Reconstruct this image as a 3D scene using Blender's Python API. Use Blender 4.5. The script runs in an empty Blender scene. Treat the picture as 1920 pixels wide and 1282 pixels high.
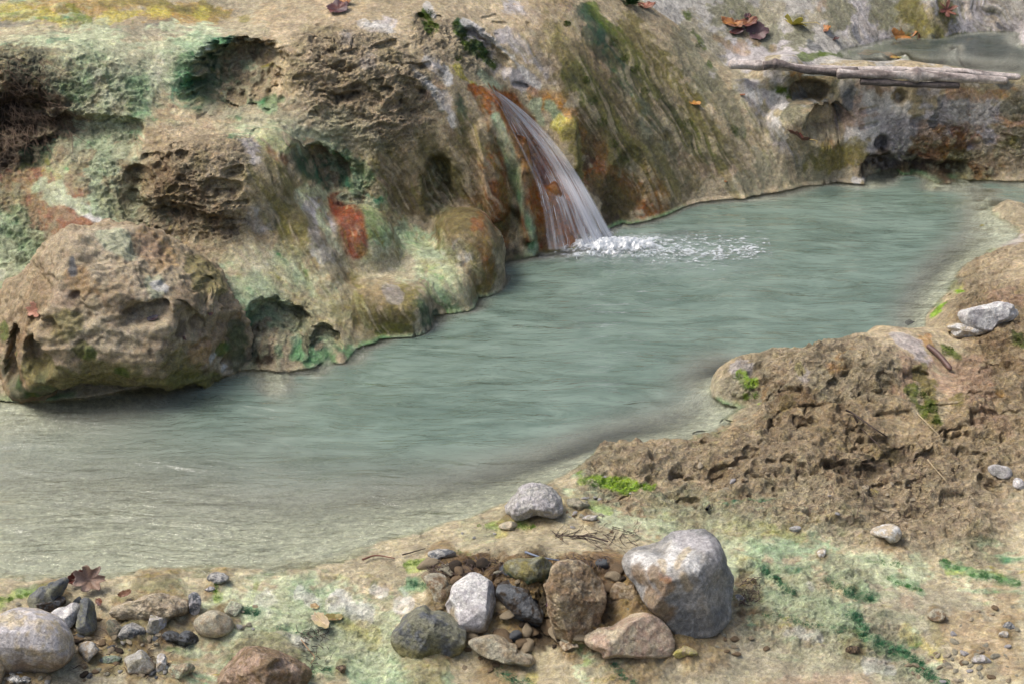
import bpy, math, random
import numpy as np
from mathutils import Vector
from mathutils.bvhtree import BVHTree
R = math.radians
C = bpy.context.scene
rng = np.random.default_rng(7)
random.seed(7)

# ------------------------------------------------------------ camera
PITCH = 26.5; CH = 2.9; FPX = 3583.0
cam_d = bpy.data.cameras.new('camera'); cam = bpy.data.objects.new('camera', cam_d)
C.collection.objects.link(cam)
cam.location = (0, 0, CH); cam.rotation_euler = (R(90 - PITCH), 0, 0)
cam_d.sensor_width = 36; cam_d.lens = 36 * FPX / 1920; cam_d.clip_start = .1; cam_d.clip_end = 200
C.camera = cam

# ------------------------------------------------------------ sky + soft sun (overcast, wooded gorge)
SUN_EL, SUN_AZ = 60, -84        # azimuth measured from +Y towards +X
w = bpy.data.worlds.new('World'); C.world = w; w.use_nodes = True
nt = w.node_tree; nt.nodes.clear()
sky = nt.nodes.new('ShaderNodeTexSky'); sky.sky_type = 'NISHITA'; sky.sun_disc = False
sky.sun_elevation = R(SUN_EL); sky.sun_rotation = R(SUN_AZ)
sky.air_density = 1.0; sky.dust_density = 6.0; sky.ozone_density = .6
bg = nt.nodes.new('ShaderNodeBackground'); bg.inputs[1].default_value = .135
out = nt.nodes.new('ShaderNodeOutputWorld')
nt.links.new(sky.outputs[0], bg.inputs[0]); nt.links.new(bg.outputs[0], out.inputs[0])
sd = bpy.data.lights.new('sun', 'SUN'); sd.energy = 2.0; sd.angle = R(24); sd.color = (1, .97, .92)
so = bpy.data.objects.new('sun', sd); C.collection.objects.link(so)
az = R(SUN_AZ); el = R(SUN_EL)
so.rotation_euler = Vector((math.sin(az)*math.cos(el), math.cos(az)*math.cos(el), math.sin(el))).to_track_quat('Z', 'Y').to_euler()
C.view_settings.view_transform = 'Standard'; C.view_settings.look = 'None'
C.view_settings.exposure = 0.38; C.view_settings.gamma = 1
C.cycles.max_bounces = 6; C.cycles.diffuse_bounces = 2; C.cycles.transparent_max_bounces = 24
C.cycles.caustics_reflective = False; C.cycles.caustics_refractive = False

# ------------------------------------------------------------ helpers: survey rays, noise
SP, CP = math.sin(R(PITCH)), math.cos(R(PITCH))
def ray(px, py):
    a = (px - 960) / FPX; b = -(py - 641) / FPX
    return np.array([a, CP + b*SP, -SP + b*CP])
def atY(px, py, Y):
    d = ray(px, py); t = Y / d[1]
    return np.array([d[0]*t, Y, CH + d[2]*t])
def atz(px, py, z):
    d = ray(px, py); t = (z - CH) / d[2]
    return np.array([d[0]*t, d[1]*t, z])

_lat = rng.random((64, 64, 64)).astype(np.float32).ravel()
def vn(P, s, seed=0):
    """value noise, 0..1; P (n,3), s scalar or 3-vector frequency per metre"""
    s = np.asarray(s, np.float32)
    Q = P.astype(np.float32) * s + np.float32(100 + seed*17.37)
    I = np.floor(Q).astype(np.int32); F = Q - I
    F = F*F*(3 - 2*F); I &= 63; J = (I + 1) & 63
    x0 = I[:,0]*4096; x1 = J[:,0]*4096; y0 = I[:,1]*64; y1 = J[:,1]*64; z0 = I[:,2]; z1 = J[:,2]
    fx, fy, fz = F[:,0], F[:,1], F[:,2]
    a = _lat[x0+y0+z0]; a = a + (_lat[x1+y0+z0]-a)*fx
    b = _lat[x0+y1+z0]; b = b + (_lat[x1+y1+z0]-b)*fx
    c = _lat[x0+y0+z1]; c = c + (_lat[x1+y0+z1]-c)*fx
    d = _lat[x0+y1+z1]; d = d + (_lat[x1+y1+z1]-d)*fx
    a = a + (b-a)*fy; c = c + (d-c)*fy
    return a + (c-a)*fz
ROT = np.array([[.36,.48,-.8],[-.8,.6,0],[.48,.64,.6]], np.float32)
def fbm(P, s, o=3, seed=0, g=.5):
    s = np.asarray(s, np.float32); v = 0; A = 1; T = 0
    Q = P.astype(np.float32) * s
    for i in range(o):
        v = v + A*vn(Q, 1.0, seed + i*3); T += A; A *= g; Q = (Q @ ROT) * np.float32(2.03)
    return v / T
def ridged(P, s, o=3, seed=0, g=.55):
    s = np.asarray(s, np.float32); v = 0; A = 1; T = 0
    Q = P.astype(np.float32) * s
    for i in range(o):
        v = v + A*(1 - np.abs(2*vn(Q, 1.0, seed + i*3) - 1)); T += A; A *= g; Q = (Q @ ROT) * np.float32(2.03)
    return v / T
def sst(a, b, x):
    t = np.clip((x - a) / (b - a), 0, 1); return t*t*(3 - 2*t)

# ------------------------------------------------------------ palette (linear base colours)
PAL = dict(
 tan=(.365,.295,.195), ltan=(.47,.40,.285), brown=(.215,.15,.085), dkbrown=(.05,.035,.022), orange=(.40,.20,.05),
 rust=(.24,.095,.035), red=(.20,.065,.035), grey=(.40,.39,.36), lilac=(.45,.43,.43), white=(.62,.61,.58),
 green=(.14,.27,.135), teal=(.065,.18,.11), dkgreen=(.022,.06,.03), moss=(.07,.11,.012), ltmoss=(.12,.17,.02),
 mint=(.31,.39,.26), palemint=(.44,.475,.33), olive=(.20,.18,.07), sand=(.40,.36,.255), yellow=(.42,.38,.12), slate=(.12,.13,.14),
 bed=(.60,.595,.52), pink=(.39,.285,.21), lime=(.26,.42,.06), greyolive=(.20,.20,.14), greysand=(.355,.33,.245), black=(.018,.016,.013))
# ------------------------------------------------------------ loose stones: surveyed outlines, label, colours
def ell(cx_, cy_, rx, ry):
    k = random.uniform(0, 6); return [(cx_+rx*math.cos(a)*(1+.09*math.sin(3*a+k)), cy_-ry*math.sin(a)*(1+.09*math.cos(2*a+k))) for a in np.linspace(0, 6.283, 14, endpoint=False)]
PAL['bgrey'] = (.25,.25,.245); PAL['bgrey2'] = (.31,.295,.265)
L_ = [
 ([(1168,1061),(1183,1043),(1207,1031),(1231,1028),(1254,1010),(1296,998),(1332,997),(1362,1004),(1377,1019),(1381,1049),(1380,1094),(1374,1123),(1371,1162),(1362,1180),(1326,1193),(1293,1195),(1266,1190),(1249,1165),(1231,1150),(1201,1109),(1190,1091),(1174,1076)],
  'large grey boulder with a white fractured top, biggest stone of the front heap', 'bgrey', 'bgrey2', dict(name='boulder', cat='boulder', sub=6, rough=.38, vein=.3, nfac=9, facet=.64, p=4, depth=.9, extra='big')),
 ([(1144,1109),(1174,1092),(1200,1090),(1215,1126),(1189,1140),(1159,1140)], 'brown muddy stone wedged under the left side of the large grey boulder', 'brown', 'tan', dict(rough=.7, push=.03)),
 ([(1097,1192),(1129,1177),(1174,1162),(1228,1149),(1246,1162),(1260,1186),(1265,1207),(1249,1231),(1207,1246),(1183,1246),(1144,1225),(1106,1210)],
  'wedge-shaped pinkish tan stone lying in front of the large grey boulder', 'ltan', 'pink', dict(sub=6, rough=.45, low='olive', lowh=.12)),
 ([(1150,1153),(1177,1135),(1192,1135),(1192,1153),(1171,1162)], 'smooth grey-green pebble resting behind the pinkish wedge stone', 'slate', 'greyolive', dict(rough=.12, nfac=2, name='pebble', cat='pebble', wetv=.4, push=.02)),
 ([(1260,1222),(1275,1211),(1296,1216),(1308,1228),(1293,1235),(1266,1231)], 'small yellowish stone touching the right tip of the pinkish wedge stone', 'yellow', 'tan', dict(rough=.3)),
 (ell(1386,1125,12,11), 'little grey stone tucked against the right side of the large grey boulder', 'slate', 'grey', dict(rough=.3, push=.02)),
 ([(1022,1133),(1046,1090),(1055,1057),(1088,1051),(1115,1070),(1135,1100),(1130,1150),(1120,1190),(1088,1202),(1046,1188),(1022,1163)], 'tall porous tan lump in the middle of the front heap', 'tan', 'brown', dict(sub=6, rough=1.1, nfac=4, low='dkbrown', lowh=.05)),
 ([(930,1097),(957,1090),(996,1107),(1016,1137),(1019,1166),(983,1179),(950,1170),(930,1140)], 'dark purplish black stone between the white stone and the porous lump', 'slate', 'dkbrown', dict(sub=6, rough=.7, wetv=.6)),
 ([(943,1064),(963,1048),(996,1044),(1029,1057),(1042,1074),(1029,1097),(996,1103),(963,1094),(943,1084)], 'dark olive rock with a mossy face at the back top of the heap', 'greyolive', 'olive', dict(rough=.6, low='dkgreen', lowh=.5)),
 ([(833,1090),(848,1079),(878,1075),(907,1090),(930,1117),(934,1143),(924,1169),(897,1186),(871,1186),(855,1169),(845,1143),(835,1110)], 'rounded white stone stained ochre below, left part of the front heap', 'white', 'lilac', dict(sub=6, rough=.35, low='tan', lowh=.45)),
 ([(794,1077),(825,1074),(838,1097),(858,1110),(848,1137),(809,1137),(794,1110)], 'grey-brown angular stone behind the white stone at the left end of the heap', 'greysand', 'brown', dict(rough=.55, push=.03)),
 ([(743,1160),(766,1146),(809,1150),(838,1140),(865,1166),(874,1209),(865,1229),(815,1239),(759,1239),(733,1216),(736,1183)], 'dark wet angular block standing in the run at the lower left of the heap', 'greyolive', 'slate', dict(sub=6, rough=.6, low='olive', lowh=.3, wetv=.5)),
 ([(878,1202),(904,1191),(943,1202),(963,1222),(1006,1242),(996,1255),(957,1248),(911,1237),(881,1229)], 'low flat tan stone between the dark wet block and the pinkish wedge stone', 'tan', 'greysand', dict(rough=.6)),
 ([(1049,1202),(1062,1196),(1095,1215),(1078,1220),(1052,1215)], 'tiny brown shell-shaped stone at the foot of the porous lump', 'ltan', 'brown', dict(rough=.2)),
 ([(947,962),(973,929),(1006,911),(1029,906),(1045,916),(1055,936),(1054,965),(1016,972),(990,976),(963,967)], 'jagged whitish grey rock alone at the pool edge', 'lilac', 'grey', dict(sub=6, rough=1.0, nfac=12, facet=.75, low='greysand', lowh=.1, vein=.3)),
 (ell(1083,945,22,12), 'dark grey stone half buried just right of the jagged whitish rock', 'greysand', 'greyolive', dict(rough=.5)),
 (ell(954,985,18,8), 'flat pale pebble ringed by bright green algae below the jagged whitish rock', 'ltan', 'greysand', dict(rough=.15, nfac=2, name='pebble', cat='pebble')),
 (ell(827,1039,27,11), 'flat bluish grey stone at the pool edge above the heap', 'grey', 'slate', dict(rough=.3)),
 (ell(1105,972,14,7), 'small pale flat chip on the silt right of the jagged whitish rock', 'lilac', 'greysand', dict(rough=.2)),
 ([(0,1148),(12,1140),(42,1140),(79,1148),(104,1159),(125,1182),(135,1207),(133,1238),(117,1252),(90,1261),(42,1265),(0,1265),(-22,1240),(-25,1165)], 'large rounded pale cream boulder in the lower left corner', 'lilac', 'ltan', dict(name='boulder', cat='boulder', sub=6, rough=.22, nfac=3, facet=.92, low='brown', lowh=.35)),
 ([(-40,1200),(0,1188),(10,1195),(15,1220),(13,1260),(5,1285),(-40,1290)], 'cream stone cut by the left frame edge in front of the rounded boulder', 'ltan', 'tan', dict(rough=.25, nfac=3, low='brown')),
 ([(48,1123),(62,1113),(83,1105),(100,1094),(117,1083),(125,1084),(125,1094),(117,1109),(104,1123),(87,1134),(77,1144),(62,1146),(50,1136)], 'long dark slate leaning up behind the rounded cream boulder', 'slate', 'greyolive', dict(rough=.4, sub=5, nfac=5)),
 ([(68,1146),(80,1128),(100,1122),(118,1118),(122,1135),(100,1150),(80,1152)], 'short dark stone propped under the long leaning slate', 'slate', 'dkbrown', dict(rough=.5)),
 ([(94,1152),(119,1138),(146,1130),(150,1140),(146,1157),(144,1173),(129,1182),(115,1167)], 'bluish white triangular stone beside the rounded cream boulder', 'white', 'lilac', dict(rough=.25, nfac=5)),
 ([(146,1127),(160,1120),(171,1127),(177,1144),(180,1165),(179,1184),(167,1192),(152,1192),(144,1182),(144,1161),(150,1140)], 'dark grey egg-shaped stone standing right of the bluish white triangle', 'slate', 'greyolive', dict(rough=.3, nfac=3, low='tan', lowh=.1)),
 ([(210,1138),(242,1127),(258,1117),(302,1115),(337,1119),(354,1127),(354,1148),(346,1163),(312,1165),(271,1163),(219,1161),(208,1150)], 'flat porous sandy block with a layered edge, left foreground', 'ltan', 'tan', dict(sub=6, rough=1.0, nfac=3, low='brown', lowh=.3)),
 ([(352,1115),(362,1110),(375,1123),(377,1144),(367,1157),(356,1148)], 'upright dark grey sliver at the right end of the flat porous block', 'slate', 'lilac', dict(rough=.35, depth=.5)),
 ([(273,1165),(281,1152),(298,1148),(310,1157),(312,1171),(300,1186),(281,1188),(273,1177)], 'small round pinkish grey stone in front of the flat porous block', 'greysand', 'lilac', dict(rough=.25, nfac=3, vein=.4)),
 (ell(212,1182,16,21), 'small olive-brown stone right of the dark egg-shaped stone', 'greyolive', 'tan', dict(rough=.5)),
 (ell(245,1186,25,20), 'rough lilac grey stone between the olive-brown and the round pinkish stones', 'grey', 'slate', dict(rough=.8)),
 ([(364,1164),(380,1150),(404,1144),(420,1150),(437,1166),(437,1180),(420,1192),(397,1194),(373,1187)], 'smooth brown-grey egg-shaped pebble in the shallow run', 'greysand', 'tan', dict(rough=.12, nfac=2, facet=.95, sub=5, name='pebble', cat='pebble', low='olive', lowh=.15)),
 (ell(430,1146,24,18), 'pale crusted lump right behind the smooth egg-shaped pebble', 'greysand', 'palemint', dict(rough=.8, push=.03)),
 ([(304,1188),(321,1182),(333,1192),(350,1183),(371,1213),(354,1214),(325,1204),(304,1198)], 'flat black wet stone with two humps in the left foreground', 'black', 'slate', dict(rough=.5, wetv=.7)),
 ([(144,1207),(158,1202),(179,1213),(185,1223),(173,1236),(154,1242),(146,1229)], 'squarish grey and tan stone right of the rounded cream boulder', 'grey', 'tan', dict(rough=.25, nfac=6)),
 ([(229,1232),(250,1219),(281,1221),(290,1234),(290,1257),(260,1263),(233,1250)], 'brown-based grey stone sitting in the shallow green run, left foreground', 'grey', 'greysand', dict(rough=.5, low='brown', lowh=.4)),
 (ell(205,1236,22,8), 'thin flat bluish slab in the green shallows, left foreground', 'slate', 'mint', dict(rough=.3)),
 (ell(303,1243,12,17), 'pale pitted lump next to the brown-based grey stone', 'ltan', 'white', dict(rough=1.0)),
 (ell(336,1257,27,15), 'ochre and green crusted lump near the bottom edge, left foreground', 'tan', 'palemint', dict(rough=.9)),
 (ell(32,1276,24,10), 'small white and purple nodule below the rounded cream boulder', 'white', 'slate', dict(rough=.8)),
 ([(409,1290),(427,1246),(451,1220),(472,1216),(502,1225),(533,1241),(561,1267),(584,1283),(584,1310),(405,1310)], 'reddish brown muddy boulder cut by the bottom frame edge', 'pink', 'brown', dict(name='boulder', cat='boulder', sub=6, rough=.8, nfac=4)),
 (ell(407,1083,21,10), 'small dark grey stone at the waterline above the smooth pebble', 'slate', 'grey', dict(rough=.35)),
 (ell(394,1105,10,6), 'tiny lilac grey pebble on lime green algae', 'lilac', 'slate', dict(rough=.3)),
 (ell(638,1254,10,8), 'tiny dark brown pebble in the bottom green cascade', 'dkbrown', 'brown', dict(rough=.3)),
 ([(1634,995),(1650,982),(1683,982),(1690,995),(1680,1017),(1657,1013)], 'pale cream egg-sized stone lying where the brown bank meets the flats', 'white', 'ltan', dict(rough=.25, nfac=4, low='olive', lowh=.15, sub=5)),
 ([(1853,873),(1877,870),(1897,886),(1894,898),(1867,895)], 'smooth light blue-grey pebble on the right bank', 'lilac', 'grey', dict(rough=.08, nfac=1, name='pebble', cat='pebble')),
 (ell(1912,908,13,13), 'pale angular pebble at the right frame edge under the blue-grey one', 'lilac', 'white', dict(rough=.15, name='pebble', cat='pebble')),
 (ell(1757,1153,17,12), 'round brownish pebble on the wet sand flat at lower right', 'greysand', 'brown', dict(rough=.2, nfac=2, name='pebble', cat='pebble')),
 (ell(1883,1190,10,8), 'tiny white pebble near the right edge of the lower flat', 'white', 'ltan', dict(rough=.2)),
 (ell(1893,1172,12,7), 'small grey flat pebble just above the tiny white one', 'grey', 'slate', dict(rough=.3)),
 (ell(1840,1237,20,9), 'flat pale broken stone on brown gravel at lower right', 'lilac', 'greysand', dict(rough=.5)),
 (ell(1600,1219,13,9), 'dark brown clod on the green mat at lower right', 'dkbrown', 'brown', dict(rough=.9)),
 (ell(1541,1037,9,9), 'small cream stone on the pale green flat', 'white', 'ltan', dict(rough=.4)),
 (ell(1492,992,11,7), 'lilac grey stone chip below the brown bank', 'lilac', 'grey', dict(rough=.4)),
 ([(1797,588),(1817,574),(1860,566),(1894,582),(1913,601),(1864,622),(1803,606)], 'large white angular stone set in the upper right bank', 'white', 'lilac', dict(sub=6, rough=.5, nfac=6, vein=.2, depth=.6)),
 ([(1778,606),(1820,608),(1852,625),(1835,634),(1795,622)], 'flat white slab just below the large white angular stone', 'white', 'ltan', dict(rough=.3, depth=.5)),
 ([(1697,602),(1712,599),(1719,604),(1714,610),(1700,608)], 'little black stone perched on the crest of the right bank', 'black', 'dkbrown', dict(rough=.4, depth=.6)),
 (ell(1560,232,10,6), None, 'white', 'lilac', None),
]
# ------------------------------------------------------------ terrain: surveyed heights
S = []
def Y(*a):
    for px, py, y in a: S.append(atY(px, py, y))
def Z(*a):
    for px, py, z in a: S.append(atz(px, py, z))
def B(*a):                     # hidden ground: behind a surveyed point by dy, at height z2
    for px, py, z, dy, z2 in a:
        p = atz(px, py, z); S.append(np.array([p[0], p[1]+dy, z2]))
# left slope
for dx in (0, -260):
    Y((0+dx,560,5.75),(0+dx,450,5.9),(0+dx,370,6.02),(0+dx,290,6.15),(0+dx,250,6.22),(0+dx,110,6.35),(0+dx,60,6.65),(0+dx,0,6.85))
Y((130,440,5.9),(100,350,6.05),(100,280,6.2),(110,200,6.3),(110,110,6.4),(130,60,6.65),(130,0,6.85),
  (220,420,5.95),(200,330,6.1),(180,262,6.24),(200,240,6.24),(200,120,6.42),(250,60,6.65),(250,0,6.9),
  (330,440,5.98),(400,455,5.96),(440,470,5.93),(250,390,6.06),
  (245,330,6.10),(300,400,6.02),(300,260,6.22),(400,430,6.0),(400,350,6.05),(400,258,6.25),(500,455,5.99),(520,400,6.08),(500,270,6.22),(450,240,6.32),
  (430,480,5.9),(470,550,5.78),(560,560,5.86),(640,600,5.83),(560,480,6.0),(600,520,5.96),(540,400,6.12),(600,440,6.1),(630,500,6.04),(560,330,6.2),(560,280,6.3),
  (700,512,6.1),(650,505,6.07),(660,540,6.02),(760,560,6.03),(850,430,6.41),(900,440,6.45),(800,440,6.38),(760,432,6.37),(820,500,6.17),(880,480,6.32),(840,540,6.16),(910,500,6.39),
  (600,340,6.36),(680,340,6.41),(600,262,6.42),(450,205,6.44),(600,235,6.43),(700,260,6.43),(640,372,6.36),(750,400,6.42),(750,300,6.46),(750,200,6.52),(650,200,6.48),(650,100,6.6),
  (650,50,6.8),(650,0,7.0),(550,100,6.57),(550,60,6.75),(530,195,6.48),(520,20,6.95),(430,195,6.47),(430,90,6.6),(350,190,6.42),(350,100,6.55),(350,60,6.72),(420,40,6.9),(300,200,6.38),
  (850,400,6.5),(850,300,6.55),(850,200,6.62),(850,100,6.80),(820,50,6.9),(820,0,7.05),
  (950,400,6.56),(930,300,6.62),(900,200,6.7),(895,160,6.76),(1060,400,6.66),(1040,330,6.7),(990,260,6.72),(940,190,6.76),
  (1160,350,6.86),(1120,280,6.9),(1080,222,6.9),(1050,150,6.95),(1000,80,7.02),(950,30,7.1),(950,0,7.2),
  (1260,350,7.02),(1240,280,7.07),(1200,200,7.12),(1150,120,7.17),(1100,50,7.22),(1060,0,7.3),
  (1400,330,7.17),(1360,250,7.25),(1320,170,7.35),(1280,100,7.45),(1230,40,7.52),(1200,0,7.6),
  (1500,290,7.33),(1450,220,7.41),(1400,160,7.47),(1360,120,7.6),(1340,60,7.7),(1320,0,7.85))
for px, py in ((450,690),(550,690),(640,680),(700,640),(780,612),(880,575),(935,520),(940,490),(1010,475),(1080,465),(1160,420),(1260,395),(1400,370),(1540,340),(1640,345),(1750,350),(1860,355)):
    Z((px, py, .004)); p = atz(px, py, 0); S.append(np.array([p[0]+.02, p[1]-.07, -.12]))
# dam and upper pool, grey slope behind
Y((1400,142,7.44),(1450,144,7.435),(1500,146,7.43),(1580,152,7.425),(1640,158,7.42),(1720,160,7.42),(1800,160,7.42),(1920,158,7.425),(1580,168,7.42),(1640,172,7.41),(1800,175,7.41),(1920,177,7.41),(2080,175,7.42),(1640,250,7.38),(1800,250,7.38),(1920,250,7.38),(2080,250,7.38),
  (1640,300,7.33),(1800,300,7.34),(1920,320,7.32),(2080,330,7.3),
  (1450,100,7.68),(1450,50,7.82),(1600,50,7.9),(1600,0,8.02),(1750,50,7.93),(1750,0,8.02),(1920,40,7.98),(1920,0,8.05),(2100,40,7.98),(1550,80,7.78))
Z((1545,112,.42),(1620,118,.34),(1680,112,.32),(1740,112,.31),(1800,118,.31),(1870,115,.31),(1600,126,.34),(1700,100,.405),(1800,85,.41),(1920,80,.41),(2080,78,.41),(1700,118,.3),(1850,108,.3),(1950,105,.3),(2080,105,.3),(1480,130,.43),(1640,130,.33),(1720,134,.33),(1840,136,.33),(1700,128,.31),(1800,128,.31),(1900,128,.31),(2050,128,.31),(1800,96,.33),(1900,92,.33),(1750,103,.33))
for X in (-3.5,-2.4,-1.4,-.5,.3,1.2,2.2,3.2,4.2):
    t = (X+3.5)/7.7
    S.append(np.array([X, 8.9+.1*math.sin(X*2), 1.12])); S.append(np.array([X, 9.8, 1.25])); S.append(np.array([X, 8.3, 1.02-.2*t]))
for yy in (5,6,7,8):
    S.append(np.array([4.2, yy, .9])); S.append(np.array([-3.4, yy, .6+.35*(yy-5)])); S.append(np.array([3.3, yy, .5]))
# pool bed
Z((1100,700,-.28),(1300,550,-.33),(1500,450,-.3),(800,800,-.17),(1050,800,-.2),(500,850,-.10),(250,950,-.05),(100,850,-.07),(600,950,-.07),(900,880,-.13),(400,1030,-.022),
  (1000,560,-.28),(1700,400,-.16),(1850,420,-.16),(1650,500,-.22),(1550,560,-.25),(1300,680,-.14),(700,880,-.12),(540,722,-.022),(600,712,-.03),(500,745,-.03),(640,745,-.12),(480,800,-.12),(760,680,-.10),(850,640,-.16),
  (900,700,-.2),(0,850,-.06),(-260,850,-.06),(-260,950,-.05),(0,950,-.04),(100,1040,-.02),(250,1050,-.018),(0,1040,-.02),(750,960,-.05),(600,1020,-.02),(1000,860,-.15),(1150,780,-.18),
  (1320,735,-.015),(1340,705,-.05),(1300,770,-.07),(1340,795,-.02),(1230,825,-.02),(1750,540,-.03),(1720,560,-.06),(980,930,-.02),(900,950,-.02))
# front ledge
for dx in (0, -300):
    Z((0+dx,1112,.008),(0+dx,1200,-.02),(0+dx,1282,-.03),(0+dx,1420,-.05),(0+dx,1600,-.08))
Z((200,1100,.008),(400,1087,.006),(550,1085,.002),(650,1072,.004),(750,1030,.008),(850,985,.010),(950,945,.012),(1040,905,.014),(1090,898,.02),
  (200,1200,-.02),(200,1282,-.04),(400,1150,-.012),(400,1282,-.05),(550,1180,-.03),(650,1250,-.06),(750,1282,-.07),(800,1100,.0),(850,1030,.01),(1000,1000,.018),(1000,1282,-.06),(1200,1000,.018),(1200,1282,-.06),
  (1300,960,.015),(1400,1050,.01),(1500,1100,0),(1500,1200,-.035),(1500,1282,-.05),(1650,1100,.0),(1700,1200,-.02),(1750,1282,-.04),(1900,1050,.012),(1900,1150,.006),(1920,1282,-.01),(1750,1050,.01),(1650,1180,-.01),(1580,1140,.005),
  (900,1060,.06),(850,1066,.05),(980,1056,.07),(1060,1056,.09),(1130,1050,.09),(1150,1085,.08),(1080,1110,.06),(1080,1175,.0),(900,1100,.03),(980,1110,.04),(1180,1100,.06),(900,1180,-.04),(1000,1180,-.05),(1300,1170,-.03),
  (500,1450,-.08),(1000,1450,-.09),(1500,1450,-.08),(1950,1450,-.04),(2200,1282,0),(2200,1100,.04),(1000,1650,-.1))
# right bank
Z((1385,700,.004),(1415,748,.004),(1300,822,.004),(1140,848,.004),(1095,885,.006),
  (1130,868,.035),(1200,872,.05),(1300,860,.065),(1400,820,.085),(1450,700,.11),(1450,658,.10),(1550,645,.12),(1640,608,.15),(1730,612,.14),(1800,560,.06),(1790,540,.006),(1850,478,.03),(1925,456,.04),(1745,592,.01),
  (1920,500,.11),(1870,560,.13),(1900,620,.18),(1800,700,.10),(1700,700,.15),(1600,720,.13),(1720,800,.09),(1600,850,.08),(1900,750,.15),(1900,850,.09),(1850,950,.045),(1600,940,.045),(1700,1000,.025),(1450,900,.06),
  (1350,930,.035),(1500,965,.03),(1240,912,.02),(1150,905,.014),(2100,600,.25),(2100,800,.2),(2100,950,.1),(1500,770,.11),(1850,392,-.02),(1890,372,.03),(1920,380,.03),(1920,402,-.03),(1920,425,-.09),(1990,425,-.02),(1920,447,.004))
B((1450,655,.10,.13,-.1),(1550,642,.12,.14,-.12),(1640,605,.15,.17,-.12),(1700,606,.14,.13,-.06))
S = np.array(S)
def solve_rbf(P, z, k=.004):
    d = np.sqrt(((P[:,None]-P[None])**2).sum(2) + k*k)
    n = len(P); A = np.zeros((n+3, n+3)); A[:n,:n] = d - np.eye(n)*.0015
    A[:n,n] = 1; A[:n,n+1:] = P; A[n:,:n] = A[:n,n:].T
    return np.linalg.solve(A, np.concatenate([z, [0,0,0]]))
W = solve_rbf(S[:,:2], S[:,2])
GX0, GX1, GY0, GY1, GS = -3.9, 4.3, 2.9, 9.9, .0125
gx = np.arange(GX0, GX1, GS); gy = np.arange(GY0, GY1, GS)
H = np.zeros((len(gy), len(gx)))
for j in range(0, len(gy), 20):
    yy = gy[j:j+20]; XX, YY = np.meshgrid(gx, yy); Q = np.stack([XX.ravel(), YY.ravel()], 1)
    d = np.sqrt((Q[:,0,None]-S[None,:,0])**2 + (Q[:,1,None]-S[None,:,1])**2 + .004**2)
    H[j:j+20] = (d @ W[:-3] + W[-3] + Q @ W[-2:]).reshape(XX.shape)
XX, YY = np.meshgrid(gx, gy)
def smax(a, b, k):
    h = np.clip(.5 + .5*(a-b)/k, 0, 1); return b*(1-h) + a*h + k*h*(1-h)
def mound(px, py, Yd, zb, rx, ry, h, rot=0, k=.03, p=2.3):
    """rounded flowstone lobe: (px,py,Yd) = centre of its top"""
    global H
    c = atY(px, py, Yd); ca, sa = math.cos(R(rot)), math.sin(R(rot))
    dx = XX-c[0]; dy = YY-c[1]; u = (dx*ca+dy*sa)/rx; v = (-dx*sa+dy*ca)/ry
    q = np.abs(u)**p + np.abs(v)**p
    dome = np.where(q < 1, zb + h*np.clip(1-q, 0, 1)**(1/p), -9)
    m = dome > H - k
    H = np.where(m, smax(dome, H, k), H)
mound(380, 0, 6.15, .36, .27, .16, .25, 0, .07)
mound(290, 0, 6.10, .36, .13, .12, .17, 0, .06)
mound(500, 0, 6.28, .40, .11, .10, .18, 20, .06)
for q in range(9):          # long flowstone rib running down to the water
    f = q/8; mound(462+168*f, 0, 6.20-.28*f, .34-.36*f, .072, .10, .20-.08*f, -15, .06)
mound(648, 0, 6.23, .04, .16, .15, .275, 0, .03, 2.6)
mound(868, 0, 6.36, .00, .14, .19, .25, 10, .04, 2.6)
mound(700, 0, 6.02, -.02, .17, .17, .15, 0, .03, 4)
mound(800, 0, 6.2, -.02, .15, .17, .15, 15, .06, 3)
mound(1520, 0, 7.37, .18, .16, .12, .13, 0, .03)
mound(600, 0, 5.83, -.06, .09, .10, .11, 0, .03)
mound(1490, 0, 5.50, .0, .2, .13, .10, 20, .07)
mound(1700, 0, 5.45, .05, .2, .16, .10, 0, .08)

def sampleH(x, y):
    u = (x-GX0)/GS; v = (y-GY0)/GS
    i = np.clip(np.floor(u).astype(int), 1, len(gx)-3); j = np.clip(np.floor(v).astype(int), 1, len(gy)-3)
    fu = u-i; fv = v-j
    def bw(f): return [(1-f)**3/6, (3*f**3-6*f**2+4)/6, (-3*f**3+3*f**2+3*f+1)/6, f**3/6]
    wu, wv = bw(fu), bw(fv); r = 0
    for a in range(4):
        for b in range(4): r = r + wu[b]*wv[a]*H[j+a-1, i+b-1]
    return r
# grid: fan of columns, rows spaced by arc length so that steep faces stay dense
NCI, NR = 1040, 1250
tc = np.concatenate([-.30-np.linspace(1,0,60,endpoint=False)**1.6*.3, np.linspace(-.30,.30,NCI), .30+np.linspace(0,1,61)[1:]**1.6*.25])
NC = len(tc)
yf = np.linspace(3.15, 9.75, 1600)
TT, YF = np.meshgrid(tc, yf); HF = sampleH(np.clip(TT*YF, GX0+.05, GX1-.05), YF)
dz = np.abs(np.diff(HF, axis=0)); dy = yf[1]-yf[0]
wgt = np.sqrt(dy*dy*.45 + dz*dz*1.6) / (yf[1:,None]**.8)
wgt *= np.where(yf[1:,None] > 8.3, .25, 1)*np.where(yf[1:,None] < 3.7, .4, 1)
ker = np.hanning(31); ker /= ker.sum()
wgt = np.apply_along_axis(lambda r: np.convolve(np.pad(r, 15, 'edge'), ker, 'valid'), 1, wgt)
cum = np.concatenate([np.zeros((1, NC)), np.cumsum(wgt, 0)]); cum /= cum[-1]
rows = np.linspace(0, 1, NR); YG = np.empty((NR, NC))
for c in range(NC): YG[:,c] = np.interp(rows, cum[:,c], yf)
XG = tc[None]*YG
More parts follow.
